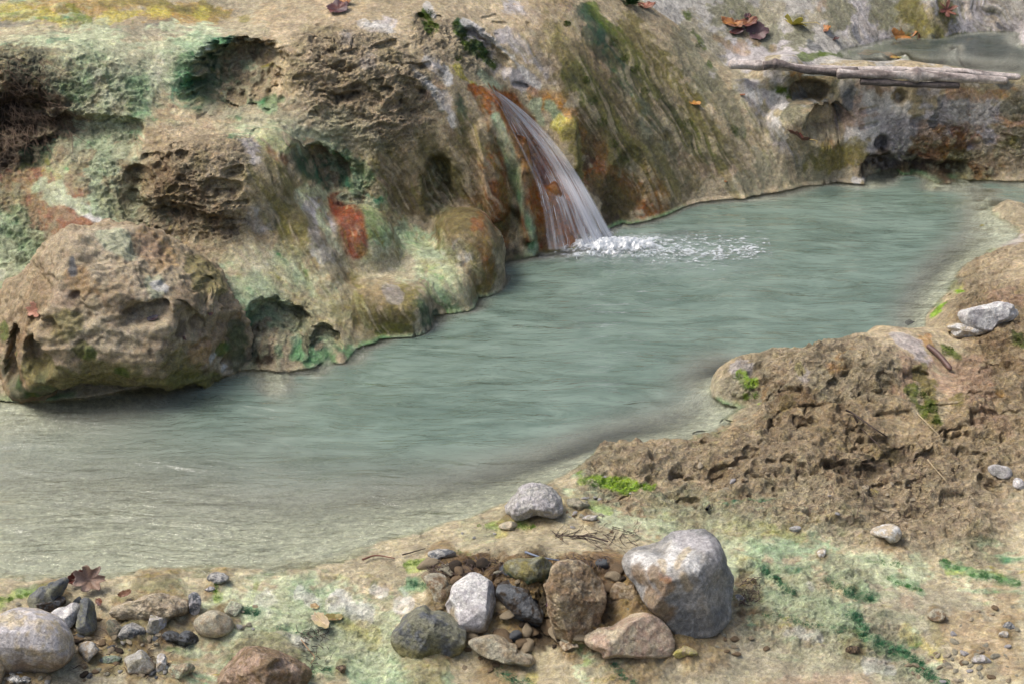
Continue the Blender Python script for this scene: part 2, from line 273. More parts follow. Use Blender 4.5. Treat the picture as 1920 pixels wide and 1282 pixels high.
ZG = sampleH(np.clip(XG, GX0+.05, GX1-.05), YG)
P = np.stack([XG, YG, ZG], 2)
def normals(P):
    a = np.gradient(P, axis=0); b = np.gradient(P, axis=1); n = np.cross(b, a)
    return n/np.maximum(np.linalg.norm(n, axis=2, keepdims=True), 1e-9)
def quads(nr, nc):
    i = np.arange(nr-1)[:,None]*nc + np.arange(nc-1)[None]; i = i.ravel()
    return np.stack([i, i+1, i+nc+1, i+nc], 1)
def make_bvh(P, st):
    q = P[::st, ::st]; return BVHTree.FromPolygons(q.reshape(-1,3).tolist(), quads(q.shape[0], q.shape[1]).tolist())
bvh = make_bvh(P, 4)
def hit(px, py, tree=None):
    d = ray(px, py); loc, nrm, i, dist = (tree or bvh).ray_cast(Vector((0,0,CH)), Vector(d))
    return np.array(loc) if loc is not None else atz(px, py, 0)
def seg_dist(Q, pts):
    best = np.full(len(Q), 1e9, np.float32)
    if len(pts) == 1: return np.linalg.norm(Q-pts[0], axis=1)
    for a, b in zip(pts[:-1], pts[1:]):
        ab = b-a; t = np.clip(((Q-a)@ab)/max(ab@ab, 1e-9), 0, 1)
        best = np.minimum(best, np.linalg.norm(Q-a-t[:,None]*ab, axis=1))
    return best
class Brush:
    """strokes laid on the surface in 3D; distances measured in metres along the rock"""
    def __init__(s, Q): s.Q = Q.astype(np.float32)
    def mask(s, r, pts, tree=None, soft=.5, jag=.5, pts3=None):
        pw = np.array(pts3 if pts3 is not None else [hit(*p, tree) for p in pts], np.float32)
        rm = r*np.linalg.norm(pw[0]-[0,0,CH])/FPX
        lo = pw.min(0)-rm*np.array([2,3.8,2]); hi = pw.max(0)+rm*np.array([2,3.8,2])
        idx = np.nonzero(((s.Q > lo) & (s.Q < hi)).all(1))[0]
        if not len(idx): return idx, np.zeros(0)
        q = s.Q[idx]; ms = np.float32([1,.52,1]); d = seg_dist(q*ms, pw*ms)/rm
        d = d + jag*((s.n1[idx]-.5)*1.1+(s.n2[idx]-.5)*.8)
        return idx, 1-sst(1-soft, 1+.0001, d)
def proj(P):
    d = P - np.array([0, 0, CH]); f = d[:,1]*CP - d[:,2]*SP; up = d[:,1]*SP + d[:,2]*CP
    return 960 + FPX*d[:,0]/f, 641 - FPX*up/f
def inpoly(x, y, poly):
    r = np.zeros(len(x), bool); n = len(poly)
    for i in range(n):
        x1, y1 = poly[i]; x2, y2 = poly[(i+1) % n]
        c = ((y1 > y) != (y2 > y)); xi = (x2-x1)*(y-y1)/((y2-y1) or 1e-9)+x1
        r ^= c & (x < xi)
    return r
# plan outlines (metres) of the formations the one continuous surface is divided into
def plan(pts): return [tuple(atz(px, py, 0)[:2]) for px, py in pts]
pool_poly = plan([(-1400,1111),(0,1111),(200,1099),(400,1086),(650,1070),(750,1028),(850,983),(950,943),(1040,903),(1095,895),(1300,860),(1500,800),(1600,700),(2100,560),(2300,330),(940,300),(940,420),(-1400,420)])
# ------------------------------------------------------------ relief: craggy / crusty / streaked zones, cavities
V = P.reshape(-1, 3).copy(); NV = len(V)
Vb = V.astype(np.float32)
br = Brush(V); br.n1 = fbm(Vb, 9, 3, 1); br.n2 = fbm(Vb, 40, 3, 2)
def parse(txt):
    for ln in txt.strip().splitlines():
        ln = ln.split('#')[0].strip()
        if not ln: continue
        head, pts = ln.split(':'); h = head.split()
        for grp in pts.split(';'):
            yield h[0], [float(v) for v in h[1:]], [tuple(float(c) for c in p.split(',')) for p in grp.split()]
crag = np.zeros(NV, np.float32); crust = np.zeros(NV, np.float32); flow = np.full(NV, .25, np.float32)
alg = np.zeros(NV, np.float32)
FIELD = {'crag': crag, 'crust': crust, 'flow': flow, 'alg': alg}
RELIEF = '''
crag 60 1: 330,330 400,400 300,380
crag 50 .5: 330,280 430,290
crag 62 .85: 600,110 700,120 760,180 ; 640,180 740,215
crag 35 .4: 620,180 780,230
flow 60 1: 740,330 800,400 880,400 ; 500,290 560,400 640,520 680,600 ; 800,480 860,540
crag 35 .7: 800,60 900,110
crag 80 1: 1250,880 1400,830 1550,800 1700,900 1850,850 ; 1450,720 1600,700 1480,760
crag 70 1: 1850,560 1900,650 1880,800 ; 1400,900 1600,920 1800,960 ; 1150,870 1300,900
crag 50 .6: 1880,480 1840,520 ; 1700,720 1750,800
crag 60 1: 10,150 60,200 30,260 90,220
crag 60 .5: 1800,230 1700,280 1900,250
crag 40 .9: 1000,1070 1100,1100 1100,1170 1020,1150 ; 850,1100 920,1060
crust 40 1: 160,130 230,180 150,220 220,240 ; 180,300 220,350 260,420 ; 10,400 60,460
crust 35 1: 630,300 680,330 660,380 ; 360,140 440,110 480,150 440,180
crust 40 1: 560,600 520,640 480,650 600,660
crust 30 1: 1800,260 1700,290 1850,310 ; 1900,280
crust 40 1: 1420,1080 1500,1100 1600,1100 ; 1420,1150 1500,1180 1600,1170 1700,1230
crust 35 .7: 600,1180 700,1200 ; 450,1250 520,1280
crust 30 .6: 820,330 830,380
flow 60 1: 1000,60 1150,200 1250,350 ; 1100,30 1250,200 1400,330 ; 1150,0 1300,130 1480,300 ; 900,250 960,400 ; 870,330 900,430
flow 60 1: 480,470 560,520 640,600 ; 540,380 600,480 ; 520,300 ; 1400,50 1500,80 1600,60 ; 1750,40 1850,30
flow 40 1: 100,350 30,330 120,400 ; 650,400 700,450 ; 750,560 820,540 880,500
crust 9 .9: 1600,1150 1630,1195 1690,1225 1740,1260 ; 1560,1090 1600,1112 1640,1118 ; 1430,1070 1470,1095
alg 60 1: 480,1180 650,1150 760,1200 ; 560,1260 760,1250 ; 1250,960 1400,1000 1600,1020 ; 1420,1080 1560,1130 1700,1210
alg 50 .7: 250,1110 420,1110 ; 250,1220 420,1230 ; 1750,1060 1920,1080 ; 1100,940 ; 900,1000 ; 1450,1190 1600,1200 ; 1120,1250
alg 60 1: 150,140 260,160 180,220 ; 330,110 350,160 ; 220,300 200,370 280,420 ; 20,400 60,460 20,540
alg 45 1: 430,480 520,540 600,600 ; 540,500 640,600 ; 450,245 700,260 ; 760,440 840,520 870,560 ; 640,300 690,360
alg 50 .6: 30,90 200,80 ; 100,300 160,290 ; 430,90 480,110 ; 20,15 120,40 ; 960,240 990,350 1000,440
flow 40 .8: 1700,700 1730,780 1680,750
'''
for k, a, pts in parse(RELIEF):
    idx, m = br.mask(a[0]*1.5, pts, soft=.75, jag=.35)
    f = FIELD[k]; f[idx] = np.maximum(f[idx], m*a[1])
N0 = normals(P).reshape(-1, 3).astype(np.float32)
PV = inpoly(V[:,0], V[:,1], pool_poly)
inpool = sst(.002, -.02, V[:,2])*PV
crag *= 1-inpool*.7; crust *= 1-inpool*.7
# carve cavities
def carve(r, depth, pts, d=(0,1,-.15), jag=.5, soft=.6):
    idx, m = br.mask(r*1.25, pts, soft=soft, jag=jag)
    V[idx] += np.array(d)[None]*(m*depth)[:,None]
carve(55, .13, [(410,150),(470,140)]); carve(40, .05, [(440,110)])
carve(36, .10, [(590,310),(620,330)])
carve(30, .12, [(1540,240),(1570,238)], (0,1,.1)); carve(18, .10, [(1500,170),(1540,172)], (0,1,-.2)); carve(14,.07,[(1655,268)])
carve(24, .09, [(1640,322),(1670,322)]); carve(16, .04, [(1720,316),(1800,322)]); carve(16,.04,[(1690,185)]); carve(14,.03,[(1720,228)])
carve(40, .10, [(500,610),(540,620)]); carve(22,.06,[(600,640),(620,650)]); carve(24,.05,[(470,650)])
carve(26, .075, [(1465,786),(1530,776)], (0,.75,-.5), jag=.3); carve(15,.03,[(1600,830),(1640,860)], (0,.5,-.5)); carve(11,.035,[(1340,880),(1385,872)], (0,.6,-.5))
carve(14,.035,[(1560,880),(1650,900)], (0,.6,-.4)); carve(13,.03,[(1620,890),(1700,850)], (0,.6,-.4)); carve(12,.03,[(1900,690),(1850,700)], (0,.6,-.4)); carve(10,.03,[(1440,740),(1500,735)], (0,.6,-.4)); carve(10,.03,[(1560,790),(1600,800)], (0,.6,-.4)); carve(9,.025,[(1700,890),(1740,880)], (0,.6,-.4)); carve(10,.02,[(1850,760),(1900,780)], (0,.6,-.4))
carve(30, .07, [(120,245),(200,255),(240,262)]); carve(28,.05,[(820,330),(820,380)]); carve(22,.07,[(560,290),(580,320)])
carve(18, .045, [(255,330),(270,345)]); carve(15,.035,[(300,318)]); carve(14,.03,[(400,350),(440,352)]); carve(14,.03,[(310,385),(340,400),(400,410)])
carve(16,.03,[(250,370),(320,415)]); carve(14,.03,[(790,40),(810,60)]); carve(22,.05,[(880,80),(940,120)]); carve(40,.07,[(20,230),(60,235)]); carve(26,.06,[(70,290)])
carve(12,.02,[(480,250)]); carve(9,.03,[(530,108),(535,112)]); carve(14,.03,[(670,170),(700,190)]);carve(10,.02,[(760,170),(790,180)])
carve(26,.03,[(940,470),(950,420)],(.3,1,0)); carve(14,-.035,[(965,250),(985,330),(992,440)],(0,1,0),jag=.1); carve(40,.03,[(1170,380),(1180,330)])
carve(18,-.04,[(905,245),(920,330),(930,400)],(0,1,0),jag=.2)
carve(22,-.04,[(1060,240),(1065,300)],(-.3,1,0),jag=.2)
rc = random.Random(3)
for n_, x0, y0, x1, y1, k_ in ((70,1120,700,1900,940,1),(16,1780,470,1900,680,1),(26,560,70,800,225,.8),(22,250,270,450,430,.8),(12,1620,200,1900,320,.6),(10,800,30,1000,180,.5)):
    for q in range(n_):
        px, py = rc.uniform(x0,x1), rc.uniform(y0,y1)
        if x0 == 1120 and py < 900-(px-1120)*.5: continue
        if x0 == 800 and py > 20+(px-800)*.9: continue
        r_ = rc.uniform(3.5, 10)*k_; L_q = rc.uniform(0, 26)*k_; sl_ = rc.uniform(-.35,.35)
        carve(r_, r_*.0028, [(px-L_q, py-L_q*sl_), (px+L_q, py+L_q*sl_)], (0,.75,-.5) if px > 1100 and py > 450 else (0,1,-.2), jag=.8, soft=.5)
# silt banked up round the feet of the stones
RING = []
for out_, lb_, a_, b_, kw_ in L_:
    o_ = np.array(out_, float); w_r = (o_[:,0].max()-o_[:,0].min())/2; cxr = o_[:,0].mean(); byr = o_[:,1].max()
    if kw_ is None or byr < 950 or cxr < 4: continue
    i_, m_ = br.mask(w_r*1.15+7, [(cxr, byr-min(w_r*.45, 24))], soft=.75, jag=.5); RING.append((i_, m_)); V[i_,2] += m_*(.004+.00022*w_r)
# noise relief
Nn = N0
lay = np.float32([1,1,1.8])
big = (fbm(Vb, 7, 3, 11)-.5)*(1+1.2*sst(7.8,8.0,Vb[:,1]))
wp = Vb + .035*(np.stack([fbm(Vb, 9, 2, 20), fbm(Vb, 9, 2, 21), fbm(Vb, 9, 2, 22)], 1)-.5)
rg = ridged(wp, lay*13, 4, 30)-.62
pit = sst(.60, .76, fbm(wp, lay*26, 3, 33))
pit2 = sst(.58, .72, fbm(wp, lay*70, 2, 34))
fine = fbm(wp, 85, 3, 35)-.5
rl = ridged(wp, np.float32([7,10,26]), 4, 44, .6)-.62
nearb = sst(6.9, 6.3, V[:,1])*(V[:,0] > .15)
le_ = (fbm(wp, np.float32([6,9,18]), 3, 47, .5)*(1-nearb)+nearb*fbm(wp, np.float32([5,9,5]), 4, 49, .45))*8; lf_ = le_-np.floor(le_); led = (np.floor(le_)+sst(.0,.35,lf_))/8-.5
ck_ = ridged(wp, np.float32([16,16,26]), 3, 48, .5); crk = sst(.90,.985,ck_)
D = crag*(led*(.05+.07*nearb) - crk*.018 + nearb*(fine*.012 - pit*.012)) + big*.034*(.35+crag) + crag*(1-.75*nearb)*(rg*.024 + rl*.026 - pit*.011 - pit2*.006 + fine*.015)
kn = fbm(wp, 42, 3, 40); D += crust*((sst(.35,.7,kn)-.5)*.011 + (fbm(wp, 100, 2, 41)-.5)*.006)
# flowstone ribs run downhill: stretched along (x .5, z -.87)
u = Vb[:,0]*.5 - Vb[:,2]*.87; v = Vb[:,0]*.87 + Vb[:,2]*.5
FS = np.stack([u*3.5, v*26+big*2, Vb[:,1]*5+v*3], 1)
st1 = fbm(FS, 1, 3, 50)-.5; FS2 = np.stack([u*9, v*90+big*6, Vb[:,1]*12], 1); st2 = fbm(FS2, 1, 2, 51)-.5
steep = 1-np.clip(N0[:,2], 0, 1)
D += flow*(.3+.7*sst(.1,.5,steep))*(st1*.028+st2*.009)
D += fine*.0025 + (fbm(Vb, [14, 22, 14], 3, 55)-.5)*.006*(1-inpool)
flat = sst(.93,.99,N0[:,2])*(V[:,1] < 5.1)
D = D*(1-.55*flat*(1-crag)*(1-crust))
FK = np.stack([Vb[:,0]*16, Vb[:,1]*34, Vb[:,2]*20], 1); an = fbm(FK, 1, 4, 61, .6); an2 = ridged(FK, 1.7, 3, 62)-.6
flw_ = np.clip(flow*1.3-.3, 0, 1)*(V[:,1] > 5.2); an = an*(1-flw_)+(st1*1.3+st2*.8+.53)*flw_
D += alg*(1-.95*flw_)*(1-inpool)*((sst(.45,.62,an)-.4)*.007 + an2*.005) + flat*(1-inpool)*(fbm(FK, .8, 5, 63, .62)-.5)*.016
D *= 1-.85*(sst(.405,.385,V[:,2])*(V[:,1] > 7.43)*(V[:,1] < 7.95)*(V[:,0] > 1.1))
V += Nn*(D*(1-.6*inpool))[:,None]
# keep shoreline tidy: tiny calcite lip at water level
lip = np.exp(-((V[:,2]-.004)/.006)**2)*(N0[:,2] < .93)*(V[:,1] < 7.35)
V[:,1] -= lip*.012
P2 = V.reshape(NR, NC, 3); N2 = normals(P2); Nf = N2.reshape(-1, 3).astype(np.float32)
bvh2 = make_bvh(P2, 2)

# ------------------------------------------------------------ mineral and algae colours, dark strokes in carved hollows, laid on the rock surface
Vb = V.astype(np.float32); br.Q = Vb
col = np.empty((NV, 3), np.float32); wet = np.full(NV, .15, np.float32)
def c3(n): return np.array(PAL[n], np.float32)
t = fbm(Vb, 3, 3, 60)[:,None]
col[:] = c3('tan')*(1-t)+c3('greysand')*t
bk = (V[:,1] > 7.6)[:,None]; col = np.where(bk, c3('grey')*(.75+.5*(1-t)), col)
bedm = sst(.002, -.008, V[:,2])*PV
fr = sst(5.15, 4.95, V[:,1])
col = col*(1-fr[:,None]) + (c3('sand')*(.8+.4*t))*fr[:,None]
n3_ = fbm(np.stack([u*14, v*60, Vb[:,1]*20], 1), 1, 4, 66, .65)*.6+.4*fbm(Vb, 70, 3, 67)
def dab(cn, r, pts, alpha=1, jag=.6, wv=None, tree=None):
    idx, m = br.mask(r*1.6, pts, tree, soft=.85, jag=jag*1.6)
    if not len(idx): return
    m = sst(.10, .60, m*(1+min(jag,1)*(-.65+1.3*n3_[idx])))
    m = (m*alpha)[:,None].astype(np.float32)
    col[idx] = col[idx]*(1-m) + c3(cn)*m
    if wv is not None: wet[idx] = wet[idx]*(1-m[:,0]) + wv*m[:,0]
PAINT = '''
# ---- front ledge
sand 60: 100,1150 400,1130 700,1060 900,1010 1300,990 1800,1050
palemint 40: 420,1150 550,1130 700,1180 ; 500,1240 650,1220 ; 1400,1080 1560,1100 1700,1050 ; 1150,950 1350,1000
mint 26: 560,1130 640,1150 ; 660,1260 760,1265 820,1270 ; 1420,1030 1560,1000 ; 1450,1120 1600,1170 ; 1250,960
white 18 .8: 640,1130 690,1150 ; 500,1120 ; 760,1130 ; 560,1200 600,1190
ltan 16 .8: 690,1110 720,1120 ; 780,1100 ; 520,1270 640,1270 ; 1540,1090 1600,1110 ; 1440,1170 1540,1185
green 12 .4: 520,1190 600,1170 ; 760,1110 800,1090 ; 830,1090 ; 560,1240 620,1260 ; 1430,1060 1470,1090 ; 1600,1100 1660,1110 ; 1610,1180 1700,1220 ; 950,1270
teal 9 .4: 460,1145 480,1150 ; 1590,1110 1620,1120 ; 1610,1160 1640,1200 1700,1225 1760,1270 ; 770,1095 ; 1430,1090
lime 8 .45: 770,1060 800,1055 ; 920,985 1000,985 ; 400,1100 410,1120 ; 1090,902 1150,908 1220,915 ; 1110,950 1140,960 ; 870,1040 ; 100,1110 30,1115 ; 0,1130 ; 1100,1240 1180,1280 ; 1780,1070 1880,1080
ltmoss 8 .6: 260,1112 330,1112 ; 480,1100 ; 700,1100 ; 1270,950 ; 1400,990
green 8 .4: 1770,1055 1800,1065 ; 1820,1075 1900,1085 ; 40,1108 90,1106 ; 160,1130
greysand 40: 1650,1150 1800,1150 ; 1150,1270 1500,1230 1750,1290 ; 30,1260 250,1250
olive 18 .5: 180,1235 260,1240 ; 1600,1200 ; 980,1235 ; 1280,1220 ; 1760,1200
yellow 14 .5: 640,1165 700,1190 ; 940,1000 ; 1350,990 1500,1000 ; 1700,1180 1760,1230 ; 1000,1270
brown 26 .8: 1080,1090 1060,1160 1120,1180 ; 900,1060 860,1070 ; 1140,1040 1180,1060 ; 1400,1100 1420,1130
dkbrown 18 .85: 900,1150 1000,1180 ; 880,1060 820,1070 ; 1120,1130 ; 1390,1120 ; 1150,1060 ; 1000,1140
tan 30 .8: 1800,1190 1880,1220 ; 1880,1120 ; 120,1210 220,1180
pink 12 .4: 1700,1130 ; 1620,1280 1400,1290
# ---- right bank
tan 90: 1250,880 1500,800 1700,900 1850,800 1900,560
brown 30 .2: 1400,870 1550,860 1700,930 ; 1600,880 1750,850
ltan 60 .5: 1200,870 1400,850 1650,930 1850,870
ltan 40 .8: 1480,680 1600,650 1680,640 ; 1870,520 1900,480 ; 1250,860 ; 1500,960 1700,990 1850,970
tan 30 .9: 1550,760 1700,820
pink 34 .7: 1790,720 1850,770 1820,700 ; 1880,560 ; 1720,690
orange 14 .45: 1600,660 1560,690 ; 1740,640 ; 1430,740 ; 1870,740
lilac 18 .7: 1690,640 1720,660 ; 1390,690 ; 1510,700 ; 1860,460 1900,455
olive 16 .8: 1730,700 1750,790 1740,740 ; 1330,690 ; 1800,760 ; 1470,745
moss 11 .8: 1770,650 1790,660 ; 1740,750 1760,790 ; 1715,730 1730,770 ; 1915,640
lime 9 .9: 1400,745 1420,750 ; 1390,705 1410,720 ; 1750,590 1770,570 ; 1780,535 1800,545 ; 1090,895 1130,905 1220,912
yellow 9 .6: 1380,755 ; 1800,540 ; 1500,690 ; 1640,910
greysand 24 .8: 1320,735 1370,740 ; 1740,540 1780,540
dkbrown 14 .8: 1450,785 1530,780 ; 1630,870 1700,850 ; 1580,880
brown 22 .5: 1450,730 1550,740 ; 1350,870 ; 1900,680 1860,650
# ---- lower left green runs
tan 30: 520,450 600,520 680,610
olive 18 .7: 530,420 600,490 650,560
palemint 60: 30,480 20,540 ; 480,500 540,540 640,600 ; 420,470
mint 50: 30,430 80,470 ; 450,520 500,560 ; 560,520 600,560
olive 16 .45: 560,550 640,620 ; 600,540 670,610 ; 500,500 560,560 ; 640,590
tan 12 .5: 570,545 640,625 ; 620,560 680,630 ; 520,530 560,570
green 14 .6: 430,500 470,540 ; 520,490 560,500 ; 20,400 60,430 ; 50,470 ; 460,590
white 10 .5: 550,500 620,560 ; 450,480 500,500 ; 590,600 ; 0,520
sand 12: 350,460 430,465 ; 370,470 440,475
dkgreen 22 .9: 480,600 470,650 ; 560,590 600,610 ; 640,640
teal 20 .8: 460,620 520,590 ; 570,655 600,670 ; 545,640
green 16 .8: 560,660 620,670 ; 520,650 ; 650,655 680,660
dkbrown 22 .9: 510,600 530,625 ; 500,660 ; 590,625
rust 10 .5: 500,640 520,600
redbrown 44 1 .2: 0,320 70,380 130,425
redbrown 20 1 .4: 0,290 40,320
tan 12 .5: 30,310 130,410 ; 100,430
white 9 1 .3: 110,365 160,395 195,415 ; 200,420
palemint 16 .9: 80,350 150,385 ; 210,400 250,430 330,445
mint 10 .8: 250,420 300,440
# ---- left terraces
sand 40: 0,70 300,70 480,60 ; 130,90 300,90
ochre 20 .6: 60,15 200,12 340,10 430,28 ; 260,25 400,35
olive 12 .6: 200,5 330,12 430,30 ; 80,30 160,40
yellow 16 .7: 0,20 120,40 ; 200,35 300,20 ; 380,25
olive 8 .8: 380,3 460,38 ; 300,0 350,20 ; 110,20 160,45 ; 20,35 60,30 ; 230,10
ltmoss 8 .6: 130,10 165,40 ; 250,40
greysand 14: 180,62 300,60 420,58
slate 6 .5: 280,43 320,43 ; 0,45 60,45
palemint 30: 0,98 110,92 ; 120,70 200,85
teal 8 .8: 5,85 30,95 ; 95,78 120,72 ; 60,100
palemint 50: 180,130 250,150 190,210 ; 330,110 380,90 ; 300,120 300,170
mint 36: 160,150 200,190 ; 250,130 ; 350,120 ; 240,230
green 14 .7: 130,125 190,115 ; 200,150 ; 260,150 255,180 ; 270,215 300,235 ; 140,200 ; 330,130
pink 14 .6: 170,185 ; 225,200 ; 190,160 ; 250,110
lilac 12 .6: 180,140 ; 290,140
tan 26: 310,200 380,230 430,240 ; 80,130 110,170
white 9 .5: 150,230 ; 200,180 ; 480,90 ; 300,110
brown 40: 20,130 60,190 90,150
dkbrown 40: 5,200 50,230 20,270 ; 40,150 ; 100,230
black 14 .7: 30,240 60,250 ; 90,235
dkgreen 20 .85: 110,245 190,245 250,262 ; 60,290 90,300
slate 10 .6: 215,240 250,250
palemint 40: 200,300 230,340 180,330 ; 260,400 240,290
mint 24 .8: 120,275 190,280 ; 190,350 210,390
redbrown 12: 160,250 170,280 145,310 ; 140,330 150,360 ; 120,290 ; 60,330
tan 16 .7: 120,260 110,300 ; 230,395
olive 12 .6: 200,370 230,400 ; 260,430 ; 300,390
# cave and green chute
mint 22: 330,90 420,85 ; 380,120
teal 26: 360,150 350,170 ; 420,95 480,100
green 16: 350,110 360,180 ; 420,85 480,95 ; 440,185 490,190
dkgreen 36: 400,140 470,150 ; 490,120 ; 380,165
olive 14 .6: 370,130 380,180 ; 530,190 ; 500,200
lilac 10 .5: 500,170 ; 390,95
greysand 18: 400,205 470,205 ; 540,210 640,225
sand 22: 470,225 620,235 ; 660,240
green 8 .8: 440,238 520,242 ; 510,230 ; 570,262 ; 250,215
mint 12: 460,245 560,262 ; 600,258 680,262 ; 530,245
palemint 14: 560,250 680,270
# mid tan rock
tan 70: 300,290 380,330 330,390 ; 420,400 470,430
ltan 24 .8: 340,260 430,250 ; 350,340 430,330 ; 470,330
brown 22 .7: 260,330 300,350 ; 290,310 ; 360,400 420,390 ; 300,370
olive 12 .5: 380,300 ; 420,350 480,300
olive 34 .6: 480,350 540,440 ; 520,350 600,450
lilac 22 .8: 470,270 480,290 ; 590,390 600,430 ; 480,400 495,420
olive 20 .7: 500,290 530,310
redbrown 9 .7: 505,280 535,305
moss 10 .5: 500,400 540,440 ; 470,330
dkgreen 18 .85: 560,290 590,330 ; 580,280
tan 20 .8: 540,470 620,520 ; 450,450
# recess wall teal
green 22: 630,290 690,290 ; 650,320
teal 30: 620,320 660,340 680,380 ; 700,370
mint 14 .8: 600,270 680,280 ; 670,350 ; 640,370
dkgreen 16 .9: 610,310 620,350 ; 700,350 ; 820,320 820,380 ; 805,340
# dome
palemint 20: 570,370 640,370 ; 690,385
lilac 18 .8: 585,390 600,430
green 22 .8: 700,410 720,450
olive 30 .9: 700,430 710,480 ; 680,400
ltmoss 16 .8: 700,395 725,430 ; 700,490
red 22 1 .2: 632,383 660,405 668,470
rust 8 .6 .3: 645,390 672,430
palemint 9 1 .3: 640,372 690,385 ; 600,400 615,450 640,490
olive 22 1 .3: 705,410 715,460
lilac 10: 590,470 650,500 ; 600,490
# bench
palemint 36: 740,440 780,480 ; 760,500 820,480 ; 700,490
sand 22: 680,510 760,500 ; 660,500
yellow 12 .5: 750,470 ; 800,500 ; 690,480
mint 26: 820,540 870,550 ; 760,430 820,450 ; 850,510
green 14 .6: 770,440 ; 840,560 880,570 ; 860,520
olive 36 .9: 680,560 720,590 ; 660,540 760,580
tan 22 .8: 690,540 720,550 ; 650,530
lilac 12 .8: 730,545 745,560 ; 800,470 830,490
dkgreen 16 .8: 790,570 800,600 ; 700,625 ; 810,600
moss 10 .7: 690,620 760,610
tan 34 .9: 850,430 890,450 ; 880,520
lilac 14 .9: 860,460 870,480 ; 820,430
rust 12 .8: 905,440 920,500 ; 910,540
olive 14 .8: 900,560 920,520
orange 7 .45: 890,430 915,480 920,530
tan 50 .8: 740,320 780,380 ; 860,300 880,380
olive 20 .6: 720,300 780,290 ; 830,400 870,420
# central tan rock
tan 100: 620,110 700,180 740,280 ; 560,100
ltan 40 .8: 640,80 740,70 ; 600,200 640,230 ; 700,130 ; 560,60
pink 14 .6: 575,100 ; 800,180 ; 820,160 ; 900,60
lilac 14 .8: 700,50 730,45 ; 650,70 ; 690,120
olive 16 .6: 560,90 550,150 ; 620,60 ; 700,160 ; 540,130 ; 730,100
moss 8 .6: 570,50 590,55 ; 570,120
brown 20 .4: 600,160 700,200 ; 660,170 ; 780,220
olive 30 .7: 740,280 760,350 ; 700,310 ; 860,330 880,400 ; 800,270
tan 26 .8: 740,330 760,380 ; 700,350 ; 880,280 900,330 ; 850,260
brown 22 .6: 840,420 880,400 ; 780,400 ; 900,430
rust 18 .7: 910,300 930,400 ; 900,400 940,450 ; 890,370
orange 9 .7: 915,270 940,340 950,420 ; 900,400 910,440
black 12 .6: 930,460 945,475 ; 970,470
dkgreen 10 .8: 860,190 870,220 ; 865,245 ; 830,205
white 9 .95: 800,115 835,135 ; 780,140 810,165 830,200 ; 845,220 850,235 ; 840,150 ; 680,45 730,55
lilac 9 .8: 815,125 ; 830,180 840,210
slate 7 .6: 800,95 830,130 ; 820,145
yellow 9 .9: 850,120 870,145 890,160
rust 10: 880,160 930,190 ; 900,170
ltan 8: 835,110 850,115
# crest with moss to the right of the fall
ltan 60 .8: 850,30 900,60 1000,150 1060,200 ; 960,70
lilac 16 .9: 950,70 1000,100 1040,140 ; 960,10 1000,30 ; 870,60 930,120 1000,160
moss 12: 800,30 810,50 ; 860,50 880,90 ; 880,80 930,120
dkgreen 11 .8: 890,90 940,120 ; 870,50 ; 860,45
black 7 .7: 900,100 945,125
white 6 .8: 870,40 910,70 960,110 1010,165 ; 800,10 815,30
tan 40 .8: 1000,30 1080,130 1110,160 ; 1100,120
pink 14 .7: 1060,80 1100,130 ; 1120,170 ; 1060,10
orange 14 .6: 1030,200 1070,220 ; 1000,180 1050,190
# waterfall chute
palemint 12: 900,140 960,190 1010,225 ; 1000,200
mint 9 .9: 1030,200 1050,225
yellow 14 .8: 1050,235 1080,240 ; 1060,250
olive 16 .9: 1070,250 1085,290 1090,330
rust 32 1 .2: 945,205 990,270 1030,350 1045,450 ; 985,300 1015,440
rust 20 1 .3: 1060,330 1090,420
rust 26: 935,200 960,260 985,340 ; 980,260 1020,340 1030,420
rust 30: 1010,380 1020,450 ; 1050,350 1060,440
red 16: 1010,330 1030,450 ; 1050,310
mint 10 1 .3: 930,220 955,290 975,360 992,420 1000,465
green 7 .9: 965,330 985,400 995,460
# central hill right
olive 40 .5: 1150,250 1250,330 ; 1050,60 1200,220
moss 22 .8: 1120,90 1180,200 1230,270 ; 1150,300
moss 16 .7: 1240,200 1320,270 1380,300
moss 18 .9: 1070,130 1120,220 1170,300 ; 1100,150 1160,260
dkgreen 16 .8: 1100,30 1160,100 1210,170 ; 1130,70 1200,160
moss 12 .8: 1110,20 1160,70 1200,130
greyolive 50 .9: 1180,200 1250,290 1320,330 ; 1240,180 1330,260
tan 22 .8: 1080,100 1110,130 ; 1200,170 1230,220 ; 1100,60
pink 12 .7: 1110,90 1140,140 ; 1190,160 1210,170 ; 1230,190
dkgreen 16 .8: 1240,190 1290,240 1310,270 ; 1270,230 1330,300
moss 10 .7: 1290,230 ; 1370,240 1390,250 ; 1220,160 1260,200 ; 1170,280 1190,340
olive 26 .7: 1110,230 1150,330 ; 1120,180 1150,250
rust 26 .9: 1110,240 1120,320 ; 1180,340 1220,380 ; 1140,330 1170,370
orange 16 .6: 1210,320 1240,370 ; 1130,280 ; 1190,330
dkbrown 22 .85: 1130,350 1170,390 ; 1120,260 1110,300 ; 1150,400
greysand 34 .9: 1380,130 1420,200 1480,280 ; 1300,60 1350,110 ; 1350,310 1450,320
lilac 14 .8: 1400,170 1450,240 1490,300 ; 1370,60
greyolive 30 .7: 1330,150 1380,220 ; 1280,80 1320,140 ; 1400,330 1520,320
moss 8 .8: 1300,60 1320,90 ; 1290,30 ; 1330,120
pink 14 .6: 1340,310 1370,320 ; 1250,180 ; 1320,320 1280,300
ltan 20 .7: 1280,370 1340,360 ; 1400,310
olive 26 .7: 1060,70 1120,180 1200,320 ; 1180,60 1290,220 ; 1250,150 1330,280
dkgreen 12 .7: 1090,20 1160,110 1220,190 ; 1130,180 1160,240 ; 1250,200 1300,260
